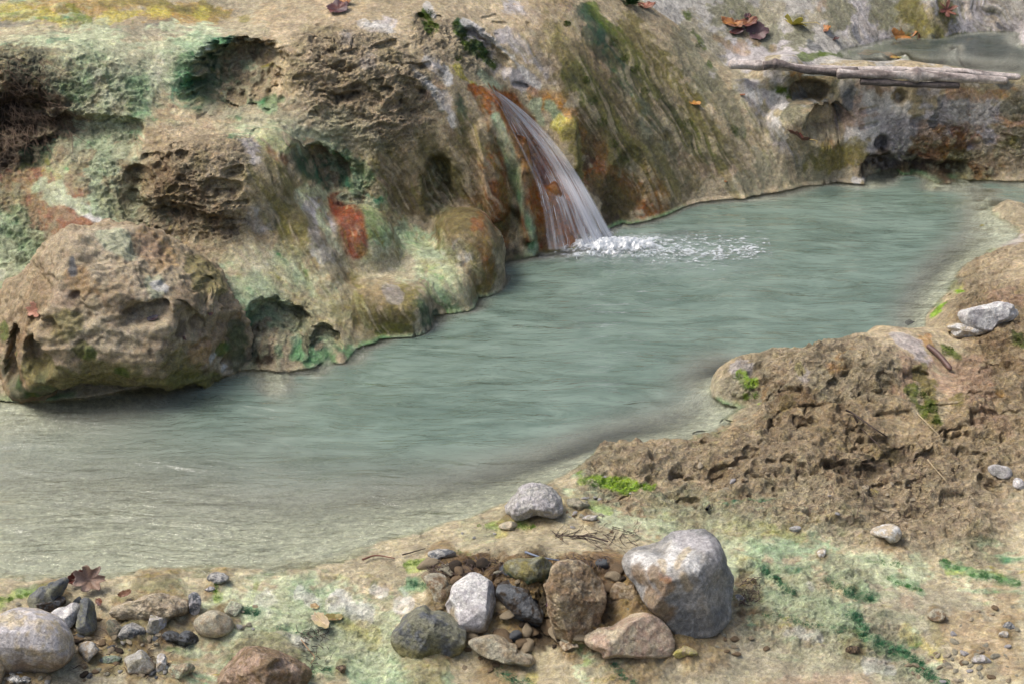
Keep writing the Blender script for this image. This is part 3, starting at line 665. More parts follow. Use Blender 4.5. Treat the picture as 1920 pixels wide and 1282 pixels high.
tan 10 .7: 1080,70 1140,170 ; 1160,190 1190,260 ; 1210,150 1240,210 ; 1040,20 1090,90
moss 10 .9: 1085,130 1120,210 1160,290 ; 1160,60 1210,140 ; 1180,300 1195,340
ltan 6 .7: 1130,240 1170,320 ; 1250,290 1280,340 ; 1330,200 1400,300
palemint 50 .35: 170,140 230,150 180,210 ; 250,190 ; 10,95 150,85 ; 190,300 240,350 ; 20,430 30,540 ; 60,470
cream 34 .5: 240,120 300,110 ; 150,230 ; 470,245 680,262 ; 450,500 560,560 650,610 ; 480,480 620,560 ; 700,490 800,480 ; 620,500 ; 840,520
mint 14 .5: 480,520 560,590 ; 560,510 650,590 ; 780,450 850,530
tan 18 .5: 560,560 650,630 ; 600,540 680,620
ltan 80 .45: 600,120 720,170 770,250 ; 340,300 420,380 ; 560,80
egreen 16 .55: 345,130 355,165 ; 430,88 490,105 ; 480,180 500,190 ; 640,300 690,330 ; 670,350
green 20 .5: 690,400 715,440 ; 30,410 60,450 ; 150,170 ; 250,160 260,200
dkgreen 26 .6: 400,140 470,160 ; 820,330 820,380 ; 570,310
red 20 .9 .1: 640,388 662,415 668,465
brown 30 .5: 300,350 400,400 ; 250,340
dolive 30 .5: 850,440 880,400 ; 660,580 760,590 ; 500,380 560,440
rust 14 .7 .5: 905,330 925,420 ; 935,380 945,440 ; 1180,350 1230,385 ; 1125,260 1130,320
dkgreen 14 .7 .8: 1100,60 1170,150 1230,230 ; 1240,180 1300,260 1350,300 ; 1080,140 1130,220
moss 11 .8 .8: 1090,120 1140,210 1190,290 ; 1160,90 1230,180 ; 1280,230 1330,280
dolive 45 .6: 1080,120 1200,280 1260,350 ; 1180,100 1320,280 ; 1120,250 1180,350
dolive 40 .65: 780,300 850,400 920,440 ; 880,250 930,400 ; 740,380 800,390
dolive 16 .6: 640,590 760,590 ; 905,560 920,500
tan 12 .6: 760,260 770,340 ; 890,300 900,350
rust 16 .6: 915,300 935,400 ; 900,420
# dam wall
white 30 .7: 1650,200 1720,230 ; 1830,210 1880,230
lilac 60: 1640,220 1700,260 1760,220 1850,250
pink 26 .7: 1600,190 1650,180 1600,230 ; 1830,230 ; 1750,250 ; 1880,250
white 20 .8: 1640,190 1700,200 ; 1640,240 ; 1840,220 ; 1800,200 ; 1600,260
tan 22 .8: 1480,140 1560,145 ; 1500,220 1560,210
orange 10 .5: 1490,145 1520,140 ; 1780,175 1900,180 ; 1860,235 1915,230 ; 1760,240
greyolive 20 .8: 1460,160 1580,165 ; 1900,200 ; 1480,215 1520,230
moss 9: 1460,172 1485,175 ; 1900,265
slate 10 .9: 1590,170 1588,200 ; 1760,190 1750,230 ; 1590,165 ; 1650,270 ; 1880,155
lilac 12 .9: 1440,190 1460,200 ; 1430,180
white 11: 1410,170 1450,230 1470,260 ; 1450,185 1465,200
brown 20 .9: 1560,300 1600,300 ; 1730,280 1790,280 ; 1560,280
olive 24 .8: 1540,300 1600,295 ; 1780,310 1860,310 ; 1890,270
rust 14 .5: 1720,290 1760,290 ; 1790,260 1830,265 ; 1840,315 1880,310 ; 1770,330
dkbrown 16 .9: 1620,320 1700,330 ; 1650,300 ; 1700,310 1780,325
ltan 16 .7: 1840,280 1900,300 ; 1880,330 ; 1600,325
white 5 .9: 1600,338 1700,345 1850,352
# grey slope behind
grey 80: 1400,60 1550,50 1750,40 1900,30
lilac 40 .9: 1480,90 1400,100 ; 1620,50 1640,80 ; 1760,60 1850,50 1900,70 ; 1830,20
greyolive 26 .9: 1350,30 1440,60 ; 1690,30 1740,70 ; 1560,20 ; 1660,10 ; 1500,60 ; 1380,10
olive 18 .8: 1700,20 1760,50 ; 1720,60 ; 1780,20
greysand 20 .8: 1530,30 ; 1450,20 ; 1340,80
slate 8 .7: 1600,60 1610,75 ; 1640,70 ; 1520,85 1540,95 ; 1860,25 1875,60
moss 7 .8: 1500,108 1600,102 1680,85 ; 1700,75 1850,70 ; 1540,100
brown 6 .6: 1390,60 1420,80 ; 1450,90 ; 1340,70 1380,95
pink 12 .5: 1390,90 ; 1540,10
dkbrown 30 .75: 1060,1120 1130,1080 ; 900,1075 1000,1070 ; 850,1130 860,1090
dkbrown 20 .9: 940,1150 1040,1195 ; 900,1085 930,1100 ; 1125,1110 1140,1160 ; 990,1105 1030,1110
brown 30 .8: 1060,1060 1150,1060 ; 860,1065 940,1060
egreen 9 .4 1: 1600,1150 1630,1195 1690,1225 1740,1260 1780,1290 ; 1560,1090 1600,1112 1640,1118 ; 1430,1070 1470,1095 ; 1770,1055 1800,1062 ; 1820,1075 1910,1092 ; 1680,1090 1720,1100
egreen 7 .3 1: 1440,1160 1500,1170 ; 770,1090 790,1105 ; 490,1145 470,1150 ; 940,1262 980,1275 ; 1150,1250 1190,1280 ; 560,1255 600,1265
palemint 30 .55 .8: 470,1130 560,1160 ; 600,1210 700,1250 ; 1450,1130 1550,1150 ; 1250,960 1400,1000
white 9 .6 .8: 560,1110 590,1130 ; 640,1140 680,1150 ; 760,1125 ; 520,1200 570,1205 ; 1520,1100 ; 1630,1250 1670,1255 ; 1480,1185 1530,1190 ; 700,1105 720,1115
'''
PAL['cream'] = (.47,.45,.33); PAL['dolive'] = (.125,.105,.05); PAL['ochre'] = (.36,.24,.075); PAL['egreen'] = (.045,.20,.085)
PAL['redbrown'] = (.27,.15,.095)

cn_ = fbm(FK, .55, 4, 64, .6); al = (sst(.46,.54, an*.7+cn_*.3+(alg-.62)*.22)*sst(.1,.4,alg))[:,None]
ac = c3('palemint')*np.ones((NV,1)); q_ = fbm(FK, .7, 5, 65, .62)[:,None]
for a_, b_, nm_ in ((.50,.56,'mint'),(.59,.63,'green'),(.67,.70,'teal')): m_ = sst(a_, b_, q_); ac = ac*(1-m_)+c3(nm_)*m_
m_ = sst(.42,.37,q_); ac = ac*(1-m_)+c3('ltan')*m_; m_ = sst(.34,.30,q_); ac = ac*(1-m_)+c3('yellow')*m_
fy_ = (flw_*.5)[:,None]; ac = ac*(1-fy_)+fy_*ac*np.float32([1.12,1.05,.62])
ALG = (al, ac)
def rings():
    for i_, m_ in RING:
        m2 = sst(.15,.8,m_*(.5+n3_[i_]))[:,None]*.7; col[i_] = col[i_]*(1-m2)+(c3('brown')*.75+c3('olive')*.2)*m2; wet[i_] = np.maximum(wet[i_], m2[:,0])
def algae(k): global col; col = col*(1-al*k)+ac*al*k
algae(.95)
for k, a, pts in parse(PAINT):
    dab(k, a[0], pts, a[1] if len(a) > 1 else 1, a[2] if len(a) > 2 else .8)
rings()
algae(.22)
# veins of variation
streaky = flow*sst(.1,.5,steep)
sv = st1*1.6*streaky
col *= (1+sv[:,None]*.8)
s2 = sst(.56,.66, st2+.5+st1*.3)[:,None]*streaky[:,None]*.5; col = col*(1-s2)+c3('ltan')*s2
s3 = sst(.42,.32, st2+.5-st1*.2)[:,None]*streaky[:,None]*.5; col = col*(1-s3)+c3('olive')*s3
vb = fbm(wp, 33, 4, 71, .6)[:,None]; mot = fbm(wp, 14, 3, 72)[:,None]
col *= np.clip(.5+1.0*vb, .2, 1.6); col *= .78+.44*mot
# pale crusty crests on algae, brown mixed into the pits of porous rock
kk = sst(.5,.72,kn)[:,None]*crust[:,None]*.55; col = col*(1-kk)+col*.3*kk+c3('palemint')*.7*kk
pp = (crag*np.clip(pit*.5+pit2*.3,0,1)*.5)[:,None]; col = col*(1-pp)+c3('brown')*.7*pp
gm = (sst(.62,.75,fbm(wp,18,3,75))*crag*.25)[:,None]; col = col*(1-gm)+c3('olive')*gm
bb = bedm[:,None]*.85; col = col*(1-bb) + c3('bed')*(.7+.6*vb)*bb
# green calcite scum at the waterline
sl = (sst(.46,.58,fbm(Vb,6,3,79))*np.exp(-((V[:,2]-.005)/.006)**2)*(V[:,1] < 7.4)*(V[:,1] > 4.95)*sst(.98,.9,N0[:,2]))[:,None]
gmix = fbm(Vb, 8, 2, 77)[:,None]
sc = c3('mint')*(gmix > .5)+c3('green')*(gmix <= .5)
col = col*(1-sl*.75)+sc*sl*.75
wet = np.maximum(wet, sst(5.2,5.0,V[:,1])*(1-crag)*.62); wet = np.maximum(wet, al[:,0]*.5); wet = np.maximum(wet, flow*(V[:,1]<7.3)*(V[:,0]<1.2)*.78)
wet = np.maximum(wet, np.exp(-(np.clip(V[:,2],0,9)/.03)**2)*.8*(V[:,1] < 7.35))
# thin dark cracks and paler colour along the crust ledges
eg = (crag*sst(.78,1,lf_)*.30)[:,None]; col = col*(1-eg)+c3('ltan')*1.1*eg
cg = (crag*crk*.6)[:,None]; col = col*(1-cg)+c3('dkbrown')*cg
lum = col.mean(1, keepdims=True); col = (lum+(col-lum)*1.22)*np.float32([1.01,.99,.97])
col = np.clip(col, .006, .8)

# ------------------------------------------------------------ materials
def new_mat(name):
    m = bpy.data.materials.new(name); m.use_nodes = True; t = m.node_tree; t.nodes.clear()
    o = t.nodes.new('ShaderNodeOutputMaterial'); return m, t, o
class G:
    def __init__(s, t): s.t = t
    def n(s, typ, **kw):
        nd = s.t.nodes.new(typ)
        for k, v in kw.items():
            if k == 'ins':
                for a, b in v.items():
                    if isinstance(b, bpy.types.NodeSocket): s.t.links.new(b, nd.inputs[a])
                    else: nd.inputs[a].default_value = b
            else: setattr(nd, k, v)
        return nd
    def math(s, op, a, b=0.0, c=None):
        ins = {0: a, 1: b}
        if c is not None: ins[2] = c
        return s.n('ShaderNodeMath', operation=op, ins=ins).outputs[0]
    def noise(s, co, sc, det=4, rough=.6, dist=0):
        return s.n('ShaderNodeTexNoise', ins={'Vector': co, 'Scale': sc, 'Detail': det, 'Roughness': rough, 'Distortion': dist}).outputs['Fac']
    def mr(s, v, a, b, c, d): return s.n('ShaderNodeMapRange', ins={0: v, 1: a, 2: b, 3: c, 4: d}).outputs[0]
    def vscale(s, co, v): return s.n('ShaderNodeVectorMath', operation='MULTIPLY', ins={0: co, 1: v}).outputs[0]
    def mul(s, c, f): return s.n('ShaderNodeVectorMath', operation='SCALE', ins={0: c, 'Scale': f}).outputs[0]
def rock_material(name, terrain=False, bump=1.0):
    m, t, o = new_mat(name); g = G(t)
    co = g.n('ShaderNodeTexCoord').outputs['Object']
    base = g.n('ShaderNodeAttribute', attribute_name='Col').outputs['Color']
    at = g.n('ShaderNodeAttribute', attribute_name='surf'); sep = g.n('ShaderNodeSeparateXYZ', ins={0: at.outputs['Vector']})
    crg, wt, flw = sep.outputs
    n1 = g.noise(co, 60, 9, .74, .6); n2 = g.noise(co, 260, 5, .7); n3 = g.noise(co, 22, 6, .65, 1.2)
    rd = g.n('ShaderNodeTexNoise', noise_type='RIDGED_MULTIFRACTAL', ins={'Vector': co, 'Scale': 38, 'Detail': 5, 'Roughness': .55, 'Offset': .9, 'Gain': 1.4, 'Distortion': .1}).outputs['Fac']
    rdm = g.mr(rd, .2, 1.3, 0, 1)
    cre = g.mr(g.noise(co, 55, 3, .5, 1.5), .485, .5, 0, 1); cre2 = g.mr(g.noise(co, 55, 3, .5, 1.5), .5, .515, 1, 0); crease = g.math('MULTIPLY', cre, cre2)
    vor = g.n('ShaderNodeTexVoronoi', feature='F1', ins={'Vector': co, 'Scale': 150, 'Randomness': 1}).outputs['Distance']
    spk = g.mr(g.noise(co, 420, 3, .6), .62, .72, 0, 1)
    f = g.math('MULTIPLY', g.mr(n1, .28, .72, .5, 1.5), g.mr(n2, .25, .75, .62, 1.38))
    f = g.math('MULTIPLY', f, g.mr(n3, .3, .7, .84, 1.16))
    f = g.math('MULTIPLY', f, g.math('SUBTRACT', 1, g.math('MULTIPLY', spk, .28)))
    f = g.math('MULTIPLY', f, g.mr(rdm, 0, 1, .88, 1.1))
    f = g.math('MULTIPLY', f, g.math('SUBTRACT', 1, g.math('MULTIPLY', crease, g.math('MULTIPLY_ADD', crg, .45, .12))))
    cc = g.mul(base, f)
    # slight hue drift
    hs = g.n('ShaderNodeHueSaturation', ins={'Hue': g.mr(g.noise(co, 35, 4), .3, .7, .488, .512), 'Saturation': g.mr(g.noise(co, 90, 5), .3, .7, .8, 1.15), 'Color': cc}).outputs[0]
    h = g.math('MULTIPLY', n1, g.math('MULTIPLY_ADD', crg, .014, .008))
    h = g.math('ADD', h, g.math('MULTIPLY', n2, g.math('MULTIPLY_ADD', crg, .0022, .0012)))
    h = g.math('ADD', h, g.math('MULTIPLY', vor, g.math('MULTIPLY', crg, -.0025)))
    pits = g.mr(g.noise(co, 120, 4, .6, .8), .56, .68, 0, 1)
    h = g.math('SUBTRACT', h, g.math('MULTIPLY', pits, g.math('MULTIPLY_ADD', crg, .0035, .0006)))
    h = g.math('ADD', h, g.math('MULTIPLY', rdm, g.math('MULTIPLY_ADD', crg, .008, .0008)))
    h = g.math('SUBTRACT', h, g.math('MULTIPLY', crease, g.math('MULTIPLY_ADD', crg, .004, .001)))
    bp = g.n('ShaderNodeBump', ins={'Height': h, 'Strength': bump, 'Distance': 1.0}).outputs[0]
    rgh = g.math('MULTIPLY_ADD', wt, -.52, .86); rgh = g.math('ADD', rgh, g.mr(n1, .3, .7, -.08, .08))
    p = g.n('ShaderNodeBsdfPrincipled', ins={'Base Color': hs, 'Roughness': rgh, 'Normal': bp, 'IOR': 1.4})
    t.links.new(p.outputs[0], o.inputs[0]); return m
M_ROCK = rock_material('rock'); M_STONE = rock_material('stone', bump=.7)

def water_material(name, body, film=False, wave=1.0, scale=1.0):
    m, t, o = new_mat(name); g = G(t)
    co = g.n('ShaderNodeTexCoord').outputs['Object']
    dep = g.n('ShaderNodeAttribute', attribute_name='turb').outputs['Fac']
    wc = g.vscale(co, (1.0*scale, 3.4*scale, 1))
    wob = g.n('ShaderNodeVectorMath', operation='ADD', ins={0: wc, 1: g.mul(g.n('ShaderNodeTexNoise', ins={'Vector': co, 'Scale': 1.6, 'Detail': 2}).outputs['Color'], .5)}).outputs[0]
    h = g.math('MULTIPLY', g.noise(wob, 3.2, 4, .5, .2), .032*wave)
    h = g.math('ADD', h, g.math('MULTIPLY', g.noise(wob, 11, 4, .62, .2), .008*wave))
    h = g.math('ADD', h, g.math('MULTIPLY', g.noise(wob, 30, 3, .6), .0022*wave))
    bp = g.n('ShaderNodeBump', ins={'Height': h, 'Strength': 1, 'Distance': 1}).outputs[0]
    # suspended calcite drifts in soft bands of slightly different milkiness
    mk = g.noise(g.vscale(co, (1, 2.6, 1)), 3.2, 5, .62, 1.2)
    mix = g.n('ShaderNodeMix', data_type='RGBA', ins={0: g.mr(mk, .3, .7, 0, 1), 6: (*body[0], 1), 7: (*body[1], 1)}).outputs[2]
    mix = g.n('ShaderNodeMix', data_type='RGBA', ins={0: g.mr(dep, .35, .97, 0, 1), 6: (.30, .315, .265, 1), 7: mix}).outputs[2]
    dif = g.n('ShaderNodeBsdfDiffuse', ins={'Color': mix})
    tr = g.n('ShaderNodeBsdfTransparent', ins={'Color': (.90, .95, .91, 1)})
    a = g.math('MULTIPLY', dep, g.mr(mk, .35, .65, .72, 1.06)); a = g.math('MINIMUM', a, 1)
    b = g.n('ShaderNodeMixShader', ins={0: a, 1: tr.outputs[0], 2: dif.outputs[0]})
    gl = g.n('ShaderNodeBsdfGlossy', ins={'Roughness': .07, 'Normal': bp, 'Color': (1, 1, 1, 1)})
    fr = g.n('ShaderNodeFresnel', ins={'IOR': 1.36, 'Normal': bp})
    s = g.n('ShaderNodeMixShader', ins={0: fr.outputs[0], 1: b.outputs[0], 2: gl.outputs[0]})
    t.links.new(s.outputs[0], o.inputs[0]); return m
M_WATER = water_material('pool_water', ((.108, .162, .130), (.168, .224, .186)))
M_WATER2 = water_material('upper_pool_water', ((.045, .056, .052), (.07, .085, .078)), wave=.12)

# ------------------------------------------------------------ mesh building
def tag(o, label=None, cat=None, group=None, kind=None):
    if label: o['label'] = label
    if cat: o['category'] = cat
    if group: o['group'] = group
    if kind: o['kind'] = kind
    return o
def mesh_obj(name, V, F, mat, parent=None, col=None, surf=None, smooth=True, nrm=None, loc=None):
    V = np.asarray(V, np.float32); F = np.asarray(F, np.int32)
    if loc is not None: V = V - np.asarray(loc, np.float32)
    me = bpy.data.meshes.new(name); k = F.shape[1]
    me.vertices.add(len(V)); me.vertices.foreach_set('co', V.ravel())
    me.loops.add(F.size); me.loops.foreach_set('vertex_index', F.ravel())
    me.polygons.add(len(F)); me.polygons.foreach_set('loop_start', np.arange(0, F.size, k, dtype=np.int32))
    me.update(calc_edges=True)
    me.polygons.foreach_set('use_smooth', np.full(len(F), smooth))
    if col is not None:
        a = me.color_attributes.new('Col', 'FLOAT_COLOR', 'POINT')
        a.data.foreach_set('color', np.concatenate([col, np.ones((len(V), 1))], 1).astype(np.float32).ravel())
    if surf is not None:
        a = me.attributes.new('surf', 'FLOAT_VECTOR', 'POINT'); a.data.foreach_set('vector', np.asarray(surf, np.float32).ravel())
    if nrm is not None: me.normals_split_custom_set_from_vertices(nrm.tolist())
    me.materials.append(mat)
    o = bpy.data.objects.new(name, me); C.collection.objects.link(o)
    if loc is not None: o.location = loc
    if parent: o.parent = parent
    return o
Q4 = quads(NR, NC); ctr = P.reshape(-1,3)[Q4].mean(1); cx, cy, cz = ctr.T
spine = lambda y: np.interp(y, [6.0, 6.5, 6.7, 6.9, 7.2, 8.2], [.10, .02, -.02, -.12, -.30, -.45])
shore_f = plan([(-3000,1112),(0,1112),(200,1100),(400,1087),(650,1072),(750,1030),(850,985),(950,945),(1040,905),(1095,890),(1140,915),(1240,925),(1350,950),(1500,985),(1700,1030),(1950,1000),(4500,980),(4500,3500),(-3000,3500)])
bankp = plan([(1095,890),(1140,846),(1300,820),(1400,748),(1380,700),(1430,600),(1560,560),(1640,540),(1740,560),(1790,540),(1840,470),(1920,440),(2100,430),(4500,420),(4500,980),(1950,1000),(1700,1030),(1500,985),(1350,950),(1240,925),(1140,915)])
lab = np.zeros(len(Q4), int)                        # 0 terraces
lab[cx > spine(cy)] = 1                             # mossy ridge
lab[(cy > 7.60)&(cx > .95)] = 3                       # grey slope behind
lab[(cy > 8.3)] = 3
lab[(cy > 7.22)&(cy <= 7.60)&(cx > 1.06)] = 2        # dam
lab[(cy <= 7.35)&(cz < -.006)] = 4                   # pool bed
lab[(cx > 1.9)&(cy < 7.22)] = 5
lab[inpoly(cx, cy, bankp)] = 5
lab[inpoly(cx, cy, shore_f)] = 6
surf = np.stack([np.clip(crag+crust*.5, 0, 1), wet, flow], 1)
names = {0: ('rock_terrace', 'stepped tan and green mineral terraces left of the waterfall', 'rock terrace', None),
 1: ('rock_slope', 'smooth ribbed slope streaked with dark moss just right of the waterfall', 'rock slope', None),
 2: ('rock_dam', 'pale pitted natural dam with dark holes under the driftwood at the far end', 'rock wall', None),
 3: ('hillside', None, None, 'structure'), 4: ('pool_bed', None, None, 'structure'),
 5: ('rock_bank', 'crumbly brown porous bank along the right side of the pool', 'rock bank', None), 6: ('ground', None, None, 'structure')}
for k, (nm, lb, ct, kd) in names.items():
    f = Q4[lab == k]; u_, inv = np.unique(f, return_inverse=True)
    tag(mesh_obj(nm, V[u_], inv.reshape(-1, 4), M_ROCK, None, col[u_], surf[u_], True, Nf[u_]), lb, ct, None, kd)

# ------------------------------------------------------------ water sheets
def water_sheet(name, poly, z, st, mat, k, wavefn=None):
    xs = [p[0] for p in poly]; ys = [p[1] for p in poly]
    ax = np.arange(min(xs), max(xs)+st, st); ay = np.arange(min(ys), max(ys)+st, st)
    XX, YY = np.meshgrid(ax, ay); q = quads(len(ay), len(ax)); x = XX.ravel(); y = YY.ravel()
    cxx = x[q].mean(1); cyy = y[q].mean(1); q = q[inpoly(cxx, cyy, poly)]
    u_, inv = np.unique(q, return_inverse=True); x = x[u_]; y = y[u_]
    dep = np.clip(z - sampleH(x, y), 0, 9)
    Pw = np.stack([x, y, np.full_like(x, z)], 1)
    if wavefn is not None: Pw[:,2] += wavefn(x, y)
    o = mesh_obj(name, Pw, inv.reshape(-1, 4), mat)
    a = o.data.attributes.new('turb', 'FLOAT', 'POINT'); a.data.foreach_set('value', (1-np.exp(-(dep/k)**2.4)).astype(np.float32))
    return tag(o, kind='structure')
def ripples(x, y):
    c = atz(1150, 462, 0); r = np.hypot(x-c[0], y-c[1])
    Pq = np.stack([x, y*2.2, 0*x], 1)
    return (fbm(Pq, 7, 3, 81)-.5)*.006 + (fbm(np.stack([x, y, 0*x], 1), 26, 3, 82)-.5)*.05*np.exp(-(r/.2)**2) + np.sin(r*75+fbm(Pq,5,2,83)*5)*.0022*np.exp(-r/.45)
water_sheet('water', pool_poly, 0.0, .012, M_WATER, .075, ripples)
water_sheet('upper_pool_water', [(1.15,7.44),(3.2,7.44),(3.2,8.3),(1.15,8.3)], .398, .03, M_WATER2, .05)
# ------------------------------------------------------------ loose stones from surveyed outlines
import bmesh
_ico = {}
def ico(sub):
    if sub not in _ico:
        b = bmesh.new(); bmesh.ops.create_icosphere(b, subdivisions=sub, radius=1)
        v = np.array([q.co[:] for q in b.verts]); v /= np.linalg.norm(v, axis=1, keepdims=True)
        _ico[sub] = (v, np.array([[x.index for x in f.verts] for f in b.faces])); b.free()
    return _ico[sub]
FW = np.array([0, CP, -SP]); UP = np.array([0, SP, CP]); RT = np.array([1., 0, 0])
def vnorm(V, F):
    n = np.zeros_like(V); fn = np.cross(V[F[:,1]]-V[F[:,0]], V[F[:,2]]-V[F[:,0]])
    for k in range(3): np.add.at(n, F[:,k], fn)
    return n/np.maximum(np.linalg.norm(n, axis=1, keepdims=True), 1e-12)
stone_no = [0]
def stone(out, label, c1, c2, name='rock', cat='rock', group=None, depth=.85, p=3.2, sub=5, nfac=9, facet=.60, rough=.42, vein=.0, low=None, lowh=.3, pts=None, push=0.0, wetv=.25, extra=None, seat=.34, edge=.55):
    """out: surveyed outline seen from the bank; depth: thickness front to back as a fraction of its mean radius"""
    stone_no[0] += 1; sd_ = stone_no[0]; rs = np.random.default_rng(sd_)
    o = np.array(out, float); c = np.array([(o[:,0].min()+o[:,0].max())/2, (o[:,1].min()+o[:,1].max())/2])
    bot = hit(c[0], o[:,1].max()-2, bvh2) if push is not None else None
    rel = o - c; ang = np.arctan2(-rel[:,1], rel[:,0]); rad = np.hypot(rel[:,0], rel[:,1])
    k = np.argsort(ang); ang, rad = ang[k], rad[k]
    aa = np.concatenate([ang-2*np.pi, ang, ang+2*np.pi]); rr = np.concatenate([rad]*3)
    dist = (bot-[0,0,CH])@FW; mpp0 = dist/FPX
    Dm = depth*rad.mean()*mpp0; dist += Dm*seat + push; mpp = dist/FPX
    V0, F = ico(sub); a, c_, b = V0[:,0], V0[:,1], V0[:,2]          # right, away, up
    th = np.arctan2(b, a); Rth = (np.interp(th, aa, rr)+np.interp(th+.12, aa, rr)+np.interp(th-.12, aa, rr))/3*mpp
    rho = np.hypot(a, b); r = ((rho/Rth)**p + (np.abs(c_)/Dm)**p)**(-1/p)
    q = V0*r[:,None]; S0 = rad.mean()*mpp; qn = q/np.stack([Rth, np.full_like(Rth, Dm), Rth], 1)
    for i in range(nfac):
        n = rs.normal(size=3); n[1] = -abs(n[1])*.9; n[2] += .25; n /= np.linalg.norm(n); h = facet*rs.uniform(.85, 1.12)
        d = qn@n; f = np.where(d > h, h/np.maximum(d, 1e-6), 1); f = 1-(1-f)*.97
        q *= f[:,None]; qn *= f[:,None]
    Q = (q[:,0,None]*RT + q[:,1,None]*FW + q[:,2,None]*UP)
    mpx = (o-c); sx = (mpx[:,0].max()-mpx[:,0].min())*mpp/(q[:,0].max()-q[:,0].min()); sy = (mpx[:,1].max()-mpx[:,1].min())*mpp/(q[:,2].max()-q[:,2].min())
    q[:,0] = (q[:,0]-(q[:,0].max()+q[:,0].min())/2)*sx; q[:,2] = (q[:,2]-(q[:,2].max()+q[:,2].min())/2)*sy
    Q = (q[:,0,None]*RT + q[:,1,None]*FW + q[:,2,None]*UP)
    N = vnorm(Q, F); K = Q/S0 + sd_*7.3; L = float(S0)
    Q += N*((fbm(K, 1.6, 3, 5)-.5)*.16*rough*L + (ridged(K, 3.2, 4, 6)-.62)*.12*rough*L + (fbm(K, 13, 3, 7)-.5)*.05*rough*L + (ridged(K, 9, 3, 16)-.6)*.035*rough*L)[:,None]
    w_ = fbm(K, 2.2, 4, 8)[:,None]; w2 = fbm(K, 8, 4, 9)[:,None]
    k_ = sst(.42, .60, w_*.6+w2*.4)
    cl = c3(c1)*(1-k_)+c3(c2)*k_; cl = cl*(.6+.8*fbm(K, 22, 4, 10, .6)[:,None])
    if vein:
        vn_ = sst(.93, .985, ridged(K, 2.3, 2, 12))[:,None]*vein; cl = cl*(1-vn_)+c3('white')*vn_
    zz = Q[:,2]; zl = (zz-zz.min())/(zz.max()-zz.min())
    if low:
        m = (sst(lowh+.18, lowh-.12, zl+(w_[:,0]-.5)*.9))[:,None]*.85; cl = cl*(1-m)+c3(low)*(.7+.6*w2)*m
    ctr_ = np.array([0,0,CH]) + (ray(*c)/(ray(*c)@FW))*dist
    Q = Q + ctr_
    wv = np.full(len(Q), wetv) + .5*sst(.3, .0, zl)
    sf = np.stack([np.full(len(Q), rough*.7), np.clip(wv,0,1), np.zeros(len(Q))], 1)
    if extra: Q, cl = extra(Q, F, cl, K, N)
    base = np.array([ctr_[0], ctr_[1], Q[:,2].min()])
    ob = mesh_obj(name, Q, F, M_STONE, None, np.clip(cl, .01, .8), sf, True, None, base)
    return tag(ob, label, cat, group)

def boulder_paint(Q, F, cl, K, N):
    global col, wet
    L = Q
    wq = Q+.03*(np.stack([fbm(Q,9,2,20),fbm(Q,9,2,21),fbm(Q,9,2,22)],1)-.5)
    rg_ = ridged(wq, np.float32([9,9,15]), 4, 90)-.62; pt = sst(.58,.74,fbm(wq,np.float32([22,22,34]),3,91)); fn = fbm(wq, 80, 3, 92)-.5
    lr_ = ridged(wq, np.float32([7,9,30]), 4, 95)-.62; dn = rg_*.030 + lr_*.024 - pt*.008 + fn*.014 + (fbm(Q, 5, 2, 93)-.5)*.05
    Q = Q + N*dn[:,None]
    t_ = BVHTree.FromPolygons(Q.tolist(), F.tolist())
    b2 = Brush(Q); b2.n1 = fbm(Q, 9, 3, 1); b2.n2 = fbm(Q, 40, 3, 2)
    def cv(r, dp, pts, d=(0,1,-.1)):
        i, m = b2.mask(r*1.25, pts, t_, .7, .5); Q[i] += np.array(d)[None]*(m*dp)[:,None]
    cv(22, .07, [(255,590),(300,590)]); cv(18,.05,[(340,590),(370,620)]); cv(26,.09,[(60,660),(70,690)]); cv(22,.08,[(25,640),(20,700)])
    cv(22, .09, [(120,735),(200,740),(280,735),(360,740)]); cv(18,.05,[(390,540),(380,560)]); cv(14,.04,[(60,605),(90,612)]); cv(12,.03,[(140,560),(160,600)])
    b2.Q = Q.astype(np.float32)
    wt = np.zeros(len(Q))
    def d(cn, r, pts, al=1, jag=.9):
        i, m = b2.mask(r*1.5, pts, t_, .8, jag); m = (sst(.1,.6,m)*al)[:,None]; cl[i] = cl[i]*(1-m)+c3(cn)*m
    for k, a, pts in parse(BOULDER): d(k, a[0], pts, a[1] if len(a) > 1 else 1)
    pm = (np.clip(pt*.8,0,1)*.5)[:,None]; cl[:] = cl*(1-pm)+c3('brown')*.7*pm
    cl[:] = cl*(.72+.56*fbm(Q, 30, 3, 94)[:,None])
    lu = cl.mean(1, keepdims=True); cl[:] = np.clip((lu+(cl-lu)*1.12)*.88, .01, .8)
    return Q, cl
BOULDER = '''
tan 120: 100,500 250,520 350,600 150,650
ltan 60 .5: 130,500 250,480 320,560 200,620
ltan 30 .8: 180,440 230,450 ; 200,480 ; 150,620 230,640 ; 250,560
palemint 18 .7: 200,440 240,470 ; 290,540
orange 26 .35: 280,450 310,480 ; 150,530 ; 370,660
pink 24 .5: 280,460 ; 120,560
brown 30 .5: 80,540 50,580 ; 350,560 ; 420,620 ; 230,560
olive 26 .7: 370,500 400,530 ; 180,690 240,700 ; 330,680 ; 120,610 ; 440,650
moss 14 .8: 155,655 170,660 ; 330,715 400,710 ; 415,655 ; 20,660 30,720 ; 60,740 ; 230,700 ; 10,620
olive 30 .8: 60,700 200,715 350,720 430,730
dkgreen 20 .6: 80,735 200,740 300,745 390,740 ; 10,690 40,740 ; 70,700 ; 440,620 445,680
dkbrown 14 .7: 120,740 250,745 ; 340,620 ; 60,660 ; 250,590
ltan 10 .8: 340,758 400,750 ; 410,680 430,700
white 7 .8: 290,535 310,540 ; 420,690 ; 400,670
mint 6 .8: 100,772 250,770 400,765 ; 430,750
slate 7 .9: 135,485 137,512
'''
